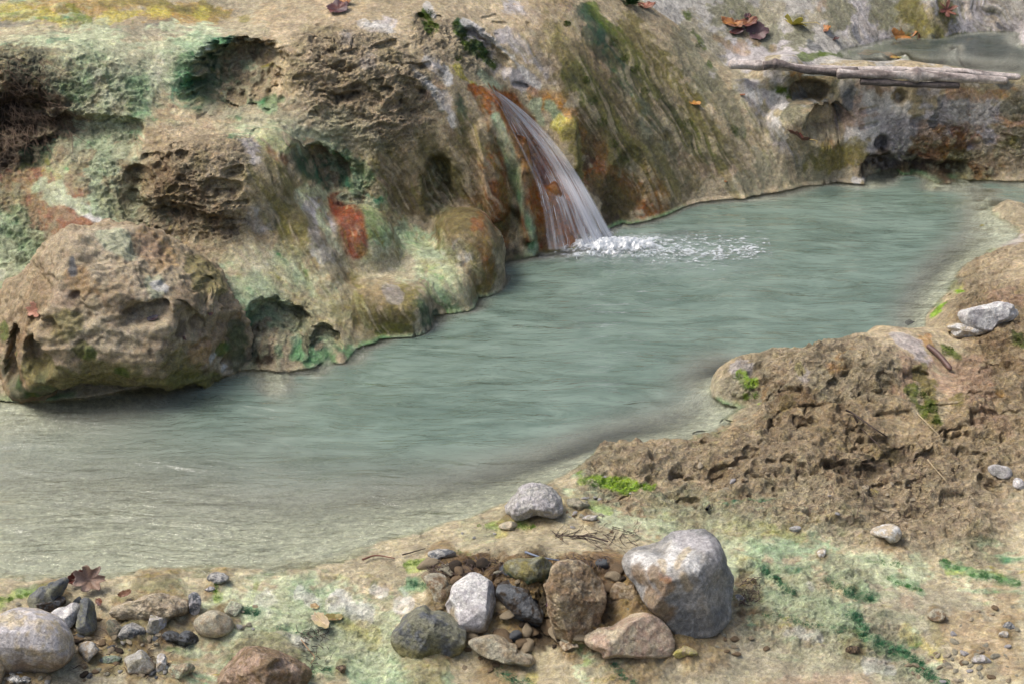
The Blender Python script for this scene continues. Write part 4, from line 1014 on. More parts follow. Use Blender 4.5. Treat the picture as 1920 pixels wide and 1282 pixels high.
stone([(-14,608),(4,558),(28,530),(67,517),(94,491),(127,454),(168,430),(208,417),(242,427),(288,440),(335,457),(369,477),(399,491),(413,534),(433,558),(458,601),(461,652),(456,712),(440,735),(419,765),(335,780),(201,784),(70,784),(30,775),(-12,760),(-28,719),(-28,660)],
 'huge crumbly tan boulder with a mossy undercut standing in the left edge of the pool', 'tan', 'brown', name='boulder', cat='boulder', depth=.85, p=2.6, sub=7, nfac=7, facet=.86, rough=.25, extra=boulder_paint, seat=.55)

def big_paint(Q, F, cl, K, N):  # top painted whiter, front darker: overhead light put into the stone's colour
    t_ = BVHTree.FromPolygons(Q.tolist(), F.tolist()); b2 = Brush(Q); b2.n1 = fbm(Q, 20, 3, 1); b2.n2 = fbm(Q, 70, 3, 2)
    for k, a, pts in parse('''
white 22 .85: 1200,1050 1240,1060 ; 1270,1040 1300,1050
lilac 24 .8: 1320,1020 1350,1030 ; 1290,1010
slate 20 .6: 1350,1150 1300,1180 ; 1280,1160 ; 1360,1060
ltan 8 .9: 1290,1030 1270,1060 ; 1240,1050 1245,1070
brown 20 .85: 1230,1080 1250,1100 ; 1220,1120 1250,1150 ; 1200,1080
rust 8 .5: 1240,1080 1255,1085
tan 12 .8: 1280,1080 1290,1100'''):
        i, m = b2.mask(a[0]*1.1, pts, t_, .5, .8); m = (m*a[1])[:,None]; cl[i] = cl[i]*(1-m)+c3(k)*m
    return Q, cl*(.8+.4*fbm(K, 25, 3, 10)[:,None])
for out_, lb, a_, b_, kw in L_:
    if kw is None: continue
    kw = dict(kw)
    if kw.get('extra') == 'big': kw['extra'] = big_paint
    stone(out_, lb, a_, b_, **kw)
# crust nodules and gravel on the ledges: small, many, alike
def scatter(n, boxes, rlo, rhi, cols, label, cat, group, name='pebble'):
    protos = []
    for i in range(n):
        b = random.choice(boxes); px = random.uniform(b[0], b[2]); py = random.uniform(b[1], b[3]); h_ = hit(px, py, bvh2)
        if h_[2] < -.2: continue
        r_ = random.uniform(rlo, rhi)*math.dist(h_, (0,0,CH))/FPX; c = cols[i % len(cols)]
        if len(protos) < 8:
            V0, F = ico(3); K = V0+i*3.1; q = V0.copy()
            for _n in np.random.default_rng(i).normal(size=(9,3)):
                _n /= np.linalg.norm(_n); _d = q@_n; q *= np.where(_d > .66, .66/np.maximum(_d,1e-6), 1)[:,None]
            q = q*(1.25+.4*(fbm(K, 1.5, 3, 3)[:,None]-.5))*[1, .8, .6]
            cl = c3(c)*(.7+.6*fbm(K, 3, 3, 4)[:,None])
            o = mesh_obj(name, q, F, M_STONE, None, cl, np.stack([np.full(len(q), .3), np.full(len(q), .3), np.zeros(len(q))], 1)); protos.append(o.data)
        else:
            o = bpy.data.objects.new(name, random.choice(protos)); C.collection.objects.link(o)
        o.location = h_ + [0,0,r_*.02]; o.scale = (r_*random.uniform(.8,1.3), r_, r_*random.uniform(.7,1.1)); o.rotation_euler = (random.uniform(-.3,.3), random.uniform(-.3,.3), random.uniform(0,6.3))
        tag(o, label, cat, group)
scatter(60, [(1770,1130,1915,1270),(1700,1220,1910,1280)], 2.5, 8, ['greysand','tan','greysand','lilac','brown','ltan'], 'small gravel pebble on the brown patch at lower right', 'pebble', 'gravel pebbles at lower right')
scatter(40, [(150,1180,330,1275),(0,1255,120,1280),(440,1125,480,1180)], 3, 7, ['grey','greysand','ltan','brown','tan'], 'small gravel pebble among the stones at lower left', 'pebble', 'gravel pebbles at lower left')
scatter(30, [(1060,930,1130,990),(860,990,1180,1030)], 2.5, 6, ['greysand','grey','brown','lilac'], 'small chip on the silt by the jagged whitish rock', 'pebble', 'chips on the silt by the jagged rock')
scatter(26, [(1120,850,1500,930),(1500,900,1850,990)], 3, 7, ['tan','brown','ltan','lilac'], 'small crumb of tan rock on the right bank', 'pebble', 'crumbs on the right bank')
scatter(22, [(860,1180,1050,1260),(1290,1190,1440,1230)], 3, 8, ['brown','tan','greysand','brown'], 'small stone around the foot of the front heap', 'pebble', 'small stones around the heap')

scatter(70, [(800,1055,960,1090),(920,1080,1180,1200),(1010,1050,1180,1110),(860,1170,1050,1215)], 5, 19, ['brown','dkbrown','tan','slate','greysand'], 'small broken stone packed in the dark mud of the front heap', 'stone', 'broken stones packed in the heap', 'stone')
scatter(50, [(130,1120,360,1200),(20,1130,180,1210),(140,1190,300,1270)], 3.5, 10, ['brown','slate','tan','greysand','dkbrown'], 'small angular stone wedged among the lower left stones', 'stone', 'angular stones at lower left', 'stone')
# ------------------------------------------------------------ wood, twigs
def simple_mat(name, c, rough=.6, bump=.0, sc=60, stretch=(1,1,1), var=.4, trans=0):
    m, t, o = new_mat(name); g = G(t); co = g.n('ShaderNodeTexCoord').outputs['Object']; cc = g.vscale(co, stretch)
    n = g.noise(cc, sc, 5, .65, .5); f = g.mr(n, .25, .75, 1-var, 1+var)
    cv_ = g.n('ShaderNodeRGB'); cv_.outputs[0].default_value = (*c, 1)
    p = g.n('ShaderNodeBsdfPrincipled', ins={'Base Color': g.mul(cv_.outputs[0], f), 'Roughness': rough})
    if bump: t.links.new(g.n('ShaderNodeBump', ins={'Height': n, 'Strength': 1, 'Distance': bump}).outputs[0], p.inputs['Normal'])
    if trans: p.inputs['Subsurface Weight'].default_value = 0
    t.links.new(p.outputs[0], o.inputs[0]); return m
M_TWIG = simple_mat('twig_bark', (.045,.028,.02), .7, .002); M_STRAW = simple_mat('straw', (.38,.30,.18), .7)
M_DEBRIS = simple_mat('dead_leaves', (.07,.045,.035), .6, .002, 90)
def tube(pts, rad, seg=8, cap=True):
    P_ = np.array(pts, float); n = len(P_); rad = np.broadcast_to(np.asarray(rad, float), (n,)); T_ = np.gradient(P_, axis=0); T_ /= np.maximum(np.linalg.norm(T_, axis=1, keepdims=True), 1e-9)
    u = np.cross(T_, [0,.02,1]); u /= np.maximum(np.linalg.norm(u, axis=1, keepdims=True), 1e-9); v = np.cross(T_, u)
    a = np.linspace(0, 2*np.pi, seg, endpoint=False)
    V_ = P_[:,None] + rad[:,None,None]*(np.cos(a)[None,:,None]*u[:,None] + np.sin(a)[None,:,None]*v[:,None]); V_ = V_.reshape(-1,3)
    F_ = [[i*seg+j, i*seg+(j+1)%seg, (i+1)*seg+(j+1)%seg, (i+1)*seg+j] for i in range(n-1) for j in range(seg)]
    return V_, np.array(F_)
def merge(parts):
    Vs, Fs, k = [], [], 0
    for v_, f_ in parts: Vs.append(v_); Fs.append(f_+k); k += len(v_)
    return np.concatenate(Vs), np.concatenate(Fs)
def spline(pts, n):
    pts = np.array(pts, float); t = np.linspace(0, len(pts)-1, n); r = []
    pp = np.vstack([2*pts[0]-pts[1], pts, 2*pts[-1]-pts[-2]])
    for x in t:
        i = min(int(x), len(pts)-2); f = x-i; a, b, c, d = pp[i], pp[i+1], pp[i+2], pp[i+3]
        r.append(.5*((2*b)+(c-a)*f+(2*a-5*b+4*c-d)*f*f+(3*b-a-3*c+d)*f**3))
    return np.array(r)
def log(pp, Ys, rpx, label, c1, c2, name='log', kn=()):
    path = spline([atY(x, y, Y_) for (x, y), Y_ in zip(pp, Ys)], 160); s = np.linspace(0, 1, 160); m = Ys[0]/FPX*1.05
    rr = np.array([rpx*m*(1+.25*(math.sin(x*9+rpx)*.5+math.sin(x*23+2)*.3)) for x in s])
    for k, h_ in kn: rr *= 1+h_*np.exp(-((s-k)/.025)**2)
    e = np.minimum(s, 1-s)/.012; rr *= np.clip(e, .02, 1)**.4
    V_, F_ = tube(path, rr, 28); N_ = V_ - np.repeat(path, 28, 0); N_ /= np.maximum(np.linalg.norm(N_, axis=1, keepdims=True), 1e-9)
    tw = V_.copy(); K = np.stack([tw[:,0]*5, tw[:,1]*60+tw[:,0]*12, tw[:,2]*60], 1)
    g_ = fbm(K, 1, 4, 5)-.5; V_ = V_+N_*(g_*rpx*m*.8)[:,None]
    k_ = sst(.40, .62, fbm(K*.6, 1, 3, 9))[:,None]; cl = c3(c1)*(1-k_)+c3(c2)*k_; cl *= (.65+.7*fbm(K, 1.7, 3, 8)[:,None])
    o = mesh_obj(name, V_, F_, M_STONE, None, cl, np.stack([np.full(len(V_), .1), np.full(len(V_), .25), np.zeros(len(V_))], 1), True, None, V_.mean(0))
    return tag(o, label, 'log')
PAL['wood'] = (.52,.46,.42); PAL['bark'] = (.20,.165,.15); PAL['darkwood'] = (.09,.075,.07)
log([(1366,121),(1440,124),(1540,130),(1680,133),(1800,138),(1915,145)], [7.43,7.42,7.41,7.41,7.41,7.42], 7.5, 'long barkless pale driftwood log lying along the rim of the dam', 'wood', 'bark', kn=((.15,.25),(.42,.2)))
log([(1430,124),(1460,121),(1510,132),(1560,136),(1610,134)], [7.37]*5, 7, 'short dark twisted branch lying in front of the left half of the pale log', 'bark', 'darkwood', kn=((.2,.3),))
log([(1568,139),(1640,141),(1720,141),(1800,147),(1890,152)], [7.35]*5, 8.5, 'grey-brown log with a sawn left end in front of the pale log', 'wood', 'bark', kn=((.5,.45),(.47,.3)))
log([(1612,153),(1700,158),(1800,161)], [7.34]*3, 6, 'thin dark branch under the grey-brown log with the sawn end', 'bark', 'darkwood')
def on(px, py, up=.006): return hit(px, py, bvh2)+np.array([0,0,up])
V_, F_ = tube(spline([on(1738,652,.01), on(1760,674,.016), on(1783,698,.01)], 20), [.004]+[.009]*9+[.0085]*9+[.003], 10); o = mesh_obj('stick', V_, F_, simple_mat('wet_wood', (.10,.055,.045), .5, .002, 70, (1,1,1)), None, None, None, True, None, V_.mean(0)); tag(o, 'reddish brown stubby stick lying on the right bank by dark moss', 'stick')
def twig(pp, r_, label, mat=None, name='twig', up=.006):
    V_, F_ = tube(spline([on(x, y, up*(1+random.random())) for x, y in pp], 14), np.linspace(r_, r_*.5, 14), 6)
    o = mesh_obj(name, V_, F_, mat or M_TWIG, None, None, None, True, None, V_.mean(0)); tag(o, label, 'twig')
twig([(1585,780),(1600,785),(1640,820),(1662,832)], .0035, 'curved dark twig in the middle of the right bank', up=.015)
twig([(1600,790),(1615,810),(1650,850)], .003, 'straighter dark twig under the curved twig on the right bank', up=.012)
twig([(1738,865),(1755,885),(1775,908)], .002, 'thin straw-coloured stem near the foot of the right bank', M_STRAW)
twig([(1575,680),(1588,700)], .0018, 'tiny pale straw on the crest of the right bank', M_STRAW)
twig([(1720,780),(1745,805),(1762,822)], .0018, 'pale straw below the mossy streak on the right bank', M_STRAW)
twig([(1140,1020),(1100,1010),(1050,1008),(1035,1000)], .0025, 'thin twig lying left of the dark twig tangle')
twig([(680,1055),(705,1046),(740,1050)], .003, 'brown twig in the shallows left of the bluish flat stone', simple_mat('red_twig', (.16,.07,.045), .6))
twig([(755,1045),(780,1036),(798,1031)], .002, 'thin dark twig left above the bluish flat stone')
twig([(985,1040),(1015,1050),(1048,1056)], .0035, 'bluish black bark strip on top of the heap', simple_mat('blue_bark', (.13,.16,.22), .3))
twig([(1325,960),(1330,950)], .005, 'small black burnt twig stub on the pale green flat', simple_mat('char', (.02,.02,.02), .6))
twig([(565,1205),(580,1222),(590,1235),(583,1250)], .002, 'bent straw-coloured stem in the bottom green cascade', simple_mat('stem', (.33,.22,.12), .6))
def tangle(n, boxes, ln, r_, label, cat, name, mat, ang=(0,3.14), up=.012):
    parts = []
    for i in range(n):
        b = random.choice(boxes); px = random.uniform(b[0], b[2]); py = random.uniform(b[1], b[3])
        a = random.uniform(*ang); L = random.uniform(*ln); p0 = (px, py); p1 = (px+L*.5*math.cos(a)+random.uniform(-4,4), py-L*.5*math.sin(a)*.6); p2 = (px+L*math.cos(a), py-L*math.sin(a)*.6+random.uniform(-4,4))
        h = [hit(*q, bvh2) for q in (p0, p1, p2)]
        if max(q[1] for q in h)-min(q[1] for q in h) > .22: continue
        h = [q+np.array([0,-random.uniform(0,.01),random.uniform(.001, up)]) for q in h]
        parts.append(tube(spline(h, 7), np.linspace(r_, r_*.4, 7)*random.uniform(.5,1.2), 4))
    V_, F_ = merge(parts); o = mesh_obj(name, V_, F_, mat, None, None, None, True, None, V_.mean(0)); return tag(o, label, cat, kind='stuff')
tangle(85, [(1090,985,1200,1015),(1110,1000,1185,1045),(1040,1000,1110,1012)], (8,42), .0012, 'tangle of fine dark twigs on the silt behind the heap', 'twigs', 'twig_tangle', M_TWIG, ang=(-1.2,1.4), up=.006)
tangle(170, [(850,1050,960,1075),(800,1060,860,1080),(1040,1045,1150,1070)], (5,24), .0018, 'dark rotting leaf and twig debris over the back of the heap', 'debris', 'plant_debris', M_DEBRIS, ang=(-3,3), up=.01)
tangle(60, [(1385,1085,1425,1135)], (6,22), .0014, 'small dark root debris right of the large grey boulder', 'debris', 'plant_debris', M_DEBRIS, ang=(-3,3), up=.012)
tangle(300, [(0,110,100,200),(0,170,90,280),(20,200,140,260)], (15,60), .0012, 'mat of fine brown roots hanging over the dark left bank', 'roots', 'root_mat', simple_mat('roots', (.15,.10,.065), .7), ang=(-1.9,-.5), up=.02)
tangle(120, [(560,1180,620,1260),(130,1180,330,1270)], (8,28), .0012, 'fine dark rootlets among the lower left stones', 'rootlets', 'rootlets', M_TWIG, up=.01)
tangle(160, [(1480,860,1800,980)], (8,32), .0012, 'fine dry rootlets sticking out of the right bank', 'rootlets', 'rootlets', simple_mat('rootlets_b', (.13,.09,.06), .7), up=.012)

# ------------------------------------------------------------ leaves
def leaf_mat(nm, c1, c2, rough=.5):
    m, t, o = new_mat(nm); g = G(t); co = g.n('ShaderNodeTexCoord').outputs['Object']
    mx = g.n('ShaderNodeMix', data_type='RGBA', ins={0: g.mr(g.noise(co, 25, 4, .6), .42, .58, 0, 1), 6: (*c1,1), 7: (*c2,1)}).outputs[2]
    mx = g.mul(mx, g.mr(g.noise(co, 300, 3), .3, .7, .75, 1.2))
    p = g.n('ShaderNodeBsdfPrincipled', ins={'Base Color': mx, 'Roughness': rough, 'Normal': g.n('ShaderNodeBump', ins={'Height': g.noise(co, 120, 4), 'Distance': .002}).outputs[0]})
    t.links.new(p.outputs[0], o.inputs[0]); return m
def lobed(a, k=5, dp=.45):  # radius of a palmate leaf, stalk at angle pi
    return 1-dp*(.5-.5*math.cos(k*a))**1.5*(1 if abs(a) < 2.6 else .7)
def leaf(px, py, wpx, label, c1, c2, shape='oval', rot=0, curl=.4, tilt=.35, stalk=None, rough=.5, up=.006, fold=.3, yoff=0):
    h_ = hit(px, py, bvh2); s_ = wpx*.5*math.dist(h_, (0,0,CH))/FPX; n1_, n2_ = 9, 40; rs = random.Random(int(px*7+py))
    V_ = [[0,0,0]]; sgn = {'fig': (5,.62), 'oval': (2,0), 'round': (5,.18), 'star': (6,.8), 'maple': (7,.4)}[shape]
    for i in range(1, n1_+1):
        for j in range(n2_):
            a = 2*math.pi*j/n2_; q = i/n1_
            rr = lobed(a, *sgn) if sgn[1] else 1
            rr *= 1+q*(.06*math.sin(11*a+px)+.05*math.sin(17*a+py))
            x = q*rr*math.cos(a)*(1.0 if shape != 'oval' else 1.0); y = q*rr*math.sin(a)*(.5 if shape == 'oval' else .85)
            z = curl*(x*x*.5+.12*math.sin(7*a+px)*q*q) + fold*abs(y) + .06*math.sin(5*x+3*y+px)
            V_.append([x, y, z])
    F_ = []
    for j in range(n2_): F_.append([0, 1+j, 1+(j+1) % n2_])
    for i in range(n1_-1):
        for j in range(n2_):
            a, b = 1+i*n2_+j, 1+i*n2_+(j+1) % n2_; F_ += [[a, a+n2_, b+n2_], [a, b+n2_, b]]
    V_ = np.array(V_)*s_; k = len(V_); low_ = V_.copy(); low_[:,2] -= .0007; F_ = np.array(F_)
    rim = [[1+(n1_-1)*n2_+j, k+1+(n1_-1)*n2_+j, k+1+(n1_-1)*n2_+(j+1)%n2_] for j in range(n2_)] + [[1+(n1_-1)*n2_+j, k+1+(n1_-1)*n2_+(j+1)%n2_, 1+(n1_-1)*n2_+(j+1)%n2_] for j in range(n2_)]
    Va = np.concatenate([V_, low_]); Fa = np.concatenate([F_, F_[:,::-1]+k, np.array(rim)])
    e = bpy.data.objects.new('leaf', None); C.collection.objects.link(e); e.location = h_+np.array([0,-yoff,up]); e.rotation_euler = (tilt, rs.uniform(-.25,.25), rot); e.empty_display_size = .02
    mesh_obj('blade', Va, Fa, leaf_mat('leaf_blade', c1, c2, rough), e)
    if stalk:
        V2, F2 = tube(spline([(-s_*.1,0,.002),(-s_*(1+stalk*.5),0,.004+s_*.2),(-s_*(1+stalk),s_*.2,.002)], 8), .0012, 6); mesh_obj('stalk', V2, F2, leaf_mat('leaf_stalk', (.5,.42,.12), (.4,.3,.1)), e)
    else:
        V2, F2 = tube(np.array([[-s_*.95,0,.003],[0,0,.002],[s_*.9,0,curl*s_*.4+.001]]), .0007, 5); mesh_obj('midrib', V2, F2, leaf_mat('leaf_rib', tuple(x*1.4 for x in c1), c2), e)
    return tag(e, label, 'leaf')
OR, BR, PU, YE, DR = (.36,.15,.035), (.15,.06,.03), (.075,.04,.045), (.50,.42,.05), (.12,.035,.025)
leaf(645, 8, 34, 'orange leaf on the rock rim at the very top left of centre', OR, BR, 'oval', .1, .6)
leaf(634, 20, 44, 'dark reddish brown leaf just below the orange leaf at the top rim', DR, PU, 'round', .5, .5)
leaf(1212, 15, 34, 'rust-red curled leaf beside the small green plant at the top', (.28,.10,.06), BR, 'oval', .2, .7)
leaf(1372, 48, 44, 'orange-brown leaf at the left of the leaf pile on the grey slope', OR, BR, 'oval', -.2, .6)
leaf(1398, 52, 46, 'glossy brown leaf in the middle of the leaf pile', (.2,.08,.03), DR, 'oval', .2, .6, up=.015)
leaf(1400, 36, 22, 'small purple leaf on top of the leaf pile', PU, DR, 'oval', 1, .6, up=.01)
leaf(1382, 63, 30, 'dark flat leaf at the bottom of the leaf pile', DR, PU, 'oval', .3)
leaf(1419, 64, 46, 'round purple-brown leaf at the right of the leaf pile', PU, (.11,.06,.06), 'round', 0, .2, .7)
leaf(1487, 48, 52, 'bright yellow lobed leaf with a long stalk on the grey slope', YE, (.42,.38,.06), 'fig', 2.5, .3, .7, stalk=1.2)
leaf(1549, 58, 32, 'narrow orange leaf right of the yellow lobed leaf', OR, BR, 'oval', -1.0, .7, .7)
leaf(1566, 76, 20, 'small dull purple leaf below the narrow orange leaf', PU, BR, 'oval', -.9)
leaf(1692, 70, 50, 'brown and orange lobed leaf at the upper pool edge', (.22,.10,.02), OR, 'fig', .3, .5, .7)
leaf(1692, 88, 34, 'yellow-green leaf under the brown lobed leaf at the upper pool edge', YE, (.4,.42,.12), 'oval', 0, .3, .5)
leaf(1726, 79, 30, 'small brown leaf right of the brown lobed leaf at the upper pool', (.2,.08,.02), BR, 'fig', 1, .5, .7)
leaf(1628, 101, 40, 'yellow-brown leaf floating at the left end of the upper pool', (.40,.28,.07), OR, 'oval', .1, .1, .1, yoff=.02)
leaf(1665, 103, 34, 'thin orange leaf floating next to the yellow-brown one', OR, (.4,.2,.1), 'oval', -.1, .1, .1, yoff=.03)
leaf(1680, 112, 24, 'small floating yellow leaf nearest the log', (.40,.30,.08), OR, 'oval', .2, .1, .05, yoff=.0)
leaf(1817, 78, 14, 'tiny orange leaf in the moss at the far edge of the upper pool', OR, YE, 'oval', 0)
leaf(1775, 22, 42, 'dark red star-shaped leaf stuck to the upper right slope', DR, (.2,.08,.05), 'star', .6, .5, .8)
leaf(1495, 272, 60, 'large dark purple leaf with a yellow stalk in the corner by the dam', PU, DR, 'maple', 2.2, .35, .5, stalk=.5, up=.05, yoff=.06)
leaf(1303, 197, 22, 'small yellow-orange leaf alone on the mossy slope', (.5,.25,.05), OR, 'oval', 0, .4)
leaf(1360, 343, 12, 'tiny orange leaf near the foot of the mossy slope', OR, BR, 'oval', 1.3)
leaf(1392, 181, 10, 'tiny brown leaf on the pale edge of the mossy slope', (.3,.12,.05), BR, 'oval', 0)
BB_ = bpy.data.objects['boulder']
def on_obj(px, py, o):
    d = Vector(ray(px, py)).normalized(); l = o.location; ok, loc, nr, i = o.ray_cast(Vector((0,0,CH))-l, d); return np.array(loc+l) if ok else hit(px, py, bvh2)
bpy.context.view_layer.update()
_h = hit
def hit(px, py, tree=None):
    if tree is bvh2 and px < 460 and 425 < py < 775: return on_obj(px, py, BB_)
    return _h(px, py, tree)
leaf(68, 584, 38, 'pale pink leaf on the left shoulder of the huge tan boulder', (.52,.27,.18), (.45,.22,.15), 'maple', .4, .15, .9)
leaf(287, 600, 22, 'small dark slate-coloured leaf in the hollow of the huge tan boulder', (.07,.065,.08), PU, 'oval', .2, .3, .5)
leaf(394, 589, 22, 'purple leaf scrap near the right edge of the huge tan boulder', PU, BR, 'oval', 1.4, .4, .8)
leaf(345, 637, 16, 'tiny dark leaf scrap low on the huge tan boulder', PU, BR, 'oval', 1.9, .4, .8)
leaf(1030, 1118, 22, 'purple leaf sliver stuck on the porous lump', (.16,.10,.16), PU, 'oval', .8, .2, .9, up=.02, yoff=.06)
leaf(168, 1104, 62, 'large brown veined leaf propped up behind the lower left stones', (.27,.19,.15), (.2,.13,.09), 'maple', .2, .9, .8, up=.03, fold=.6)
leaf(146, 1095, 44, 'dark red folded leaf left of the large veined leaf', DR, (.2,.06,.03), 'oval', .6, .7, .7, up=.02, fold=.8)
leaf(235, 1124, 26, 'small brown leaf on the flat porous block', (.15,.07,.03), BR, 'oval', .4, .5, .5, up=.02)
leaf(189, 1140, 26, 'dark brown leaf scrap beside the dark egg-shaped stone', BR, PU, 'oval', -1, .5, .9, up=.02)
leaf(604, 1172, 48, 'pale folded leaf caught in the green run', (.45,.36,.25), (.36,.30,.15), 'oval', -.9, .3, .5, up=.012, fold=.7)
leaf(625, 1160, 36, 'olive leaf floating behind the pale folded leaf', (.24,.20,.06), (.2,.13,.05), 'oval', .2, .3, .2, up=.004)
leaf(590, 1140, 18, 'small tan leaf upstream of the pale folded leaf', (.42,.28,.14), (.36,.3,.15), 'round', .2, .2, .2)
leaf(1843, 423, 12, 'tiny yellow leaf drifting on the far right of the pool', (.5,.4,.1), YE, 'oval', 0, .1, 0, up=.0)

# small green plant at the top
def plant(px, py, n, label):
    h_ = hit(px, py, bvh2); e = bpy.data.objects.new('plant', None); C.collection.objects.link(e); e.location = h_
    fol = []; st = []
    for i in range(n):
        a = random.uniform(0, 6.3); el_ = random.uniform(.2, 1.3); L = random.uniform(.02, .06); d = np.array([math.cos(a)*math.cos(el_), math.sin(a)*math.cos(el_)*.6-.2, math.sin(el_)*.7]); p_ = d*L
        st.append(tube(np.array([[0,0,0], p_*.6, p_]), .0008, 4))
        u = np.cross(d, [.3,.2,1]); u /= np.linalg.norm(u); r_ = random.uniform(.006,.012)
        fol.append((np.array([p_-d*r_, p_+u*r_*.6, p_+d*r_, p_-u*r_*.6]), np.array([[0,1,2,3]])))
    v_, f_ = merge(st); mesh_obj('stem', v_, f_, simple_mat('plant_stem', (.05,.10,.03)), e)
    v_, f_ = merge(fol); mesh_obj('foliage', v_, f_, simple_mat('plant_leaf', (.03,.085,.03), .5, var=.5), e, smooth=False)
    tag(e, label, 'plant')
plant(1182, 8, 170, 'small dark green plant tuft at the top edge of the ridge')

# moss cushions: many fine blades, patches on the ridge
def moss(patches, n, name, label, c=(.085,.135,.012), ln=(.004,.009), flat=1.0, wd=.0014, kind_='moss'):
    vs = []
    for (px, py, r_, w_) in patches:
        for i in range(int(n*w_)):
            a = random.uniform(0, 6.3); q = r_*math.sqrt(random.random()); h_ = hit(px+q*math.cos(a), py+q*math.sin(a)*.8, bvh2)
            d = np.array([random.uniform(-1,1), random.uniform(-1.4,.2), random.uniform(.1,1)*flat]); d *= random.uniform(*ln)/np.linalg.norm(d)
            u = np.array([random.uniform(-1,1), 0, random.uniform(-.5,.5)])*wd
            vs.append([h_-u, h_+u, h_+d])
    V_ = np.array(vs).reshape(-1,3); F_ = np.arange(len(V_)).reshape(-1,3)
    o = mesh_obj(name, V_, F_, simple_mat(name, c, .7, var=.6), None, None, None, False, None, V_.mean(0)); tag(o, label, kind_, kind='stuff')
moss([(1063,45,7,1),(880,90,12,1),(905,100,14,1.4),(925,120,12,1),(805,25,9,.8),(1472,173,11,1.4),(870,70,9,.8),(855,45,6,.5),(860,110,8,.6)], 260, 'moss', 'bright cushions of moss in the cracks along the top of the ridge')
moss([(1110,190,10,1),(1130,230,10,1),(1100,150,9,1),(1150,270,10,1),(1165,300,8,.8),(1150,80,10,1),(1190,130,9,1),(1170,110,8,1),(1290,230,10,.8),(1378,243,9,.7),(1310,85,8,.7),(1210,170,9,1)], 160, 'moss', 'thin streaks of moss growing down the ribbed slope')
moss([(1778,658,12,1),(1748,765,12,1),(1755,790,8,.8),(1728,740,9,.6),(1914,640,8,.6)], 260, 'moss', 'moss tufts in the grooves of the right bank')

def along(pts, r_, w_=1, st=9):
    r = []
    for a, b in zip(pts[:-1], pts[1:]):
        n = max(1, int(math.dist(a, b)/st))
        for i in range(n): f = i/n; r.append((a[0]+(b[0]-a[0])*f+random.uniform(-r_,r_)*.8, a[1]+(b[1]-a[1])*f+random.uniform(-r_,r_)*.5, r_*random.uniform(.5,1.25), w_*random.uniform(.3,1)))
    return r
moss(along([(1600,1150),(1630,1195),(1690,1225),(1740,1260),(1780,1290)], 11, 1.3, 7)+along([(1560,1090),(1600,1112),(1645,1120)], 11, 1.1, 7)+along([(1430,1070),(1470,1098),(1500,1110)], 9, .8, 8)+along([(1430,1150),(1500,1165),(1590,1180)], 9, .5, 9), 130, 'algae', 'emerald filament algae trailing across the wet flat right of the large boulder', (.045,.17,.075), (.004,.011), .45, .0011, 'algae')
moss(along([(1765,1050),(1800,1065)], 6, .8, 6)+along([(1820,1075),(1870,1082),(1915,1095)], 8, 1, 7)+along([(1670,1085),(1730,1105)], 8, .8, 7)+along([(1640,1050),(1700,1060)], 6, .4, 9), 110, 'algae', 'bright green filament algae near the right frame edge above the gravel', (.07,.22,.06), (.004,.010), .4, .0011, 'algae')
moss(along([(765,1058),(800,1052)], 8, 1, 6)+along([(905,987),(1010,985)], 8, .8, 7)+along([(1088,900),(1150,908),(1225,916)], 6, 1, 6)+along([(400,1092),(412,1125)], 7, .7, 6)+along([(0,1125),(40,1115),(100,1108)], 7, .9, 6)+along([(1385,705),(1425,750)], 8, .8, 6)+along([(1748,592),(1800,540)], 6, .5, 8)+along([(860,1035),(890,1045)], 6, .6, 7), 120, 'algae', 'lime green algae fringing the near edge of the pool', (.17,.29,.04), (.003,.008), .45, .0011, 'algae')
moss(along([(455,1140),(490,1150)], 8, 1, 6)+along([(765,1090),(800,1100)], 9, 1, 6)+along([(930,1258),(1000,1285)], 10, 1, 7)+along([(1150,1245),(1200,1290)], 8, .8, 7)+along([(540,1262),(620,1258)], 9, .8, 7)+along([(520,1175),(600,1195)], 10, .35, 9), 120, 'algae', 'dark green algae tufts around the stones of the front run', (.05,.18,.09), (.004,.009), .5, .0011, 'algae')
# ------------------------------------------------------------ waterfall and foam
def water_white(name, attr=True, c=(.86,.87,.90)):
    m, t, o = new_mat(name); g = G(t)
    co = g.n('ShaderNodeTexCoord').outputs['Object']
    tr = g.n('ShaderNodeBsdfTransparent')
    df = g.n('ShaderNodeBsdfDiffuse', ins={'Color': (*c, 1)}); tl = g.n('ShaderNodeBsdfTranslucent', ins={'Color': (*c, 1)})
    gl = g.n('ShaderNodeBsdfGlossy', ins={'Roughness': .25})
    w1 = g.n('ShaderNodeMixShader', ins={0: .3, 1: df.outputs[0], 2: tl.outputs[0]}); w2 = g.n('ShaderNodeMixShader', ins={0: .12, 1: w1.outputs[0], 2: gl.outputs[0]})
    f = g.n('ShaderNodeAttribute', attribute_name='dens').outputs['Fac']
    s = g.n('ShaderNodeMixShader', ins={0: f, 1: tr.outputs[0], 2: w2.outputs[0]}); t.links.new(s.outputs[0], o.inputs[0]); return m
def with_dens(o, d):
    a = o.data.attributes.new('dens', 'FLOAT', 'POINT'); a.data.foreach_set('value', np.asarray(d, np.float32)); return o
fe = bpy.data.objects.new('waterfall', None); C.collection.objects.link(fe); fe.location = atz(1085, 462, 0)
tag(fe, 'small white waterfall running down the rust-red chute into the pool', 'waterfall')
Lp = [(900,160),(932,190),(952,230),(975,280),(1000,335),(1016,390),(1022,440),(1024,468)]
Rp = [(908,158),(950,182),(1000,222),(1050,275),(1085,325),(1115,375),(1142,425),(1168,462)]
ns, nt_ = 260, 150
def lift(s, t):      # metres the water stands clear of the rock, towards the pool
    return .016 + .018*sst(.1,.5,s) + .060*sst(.45, 1, s)*(t**1.2)
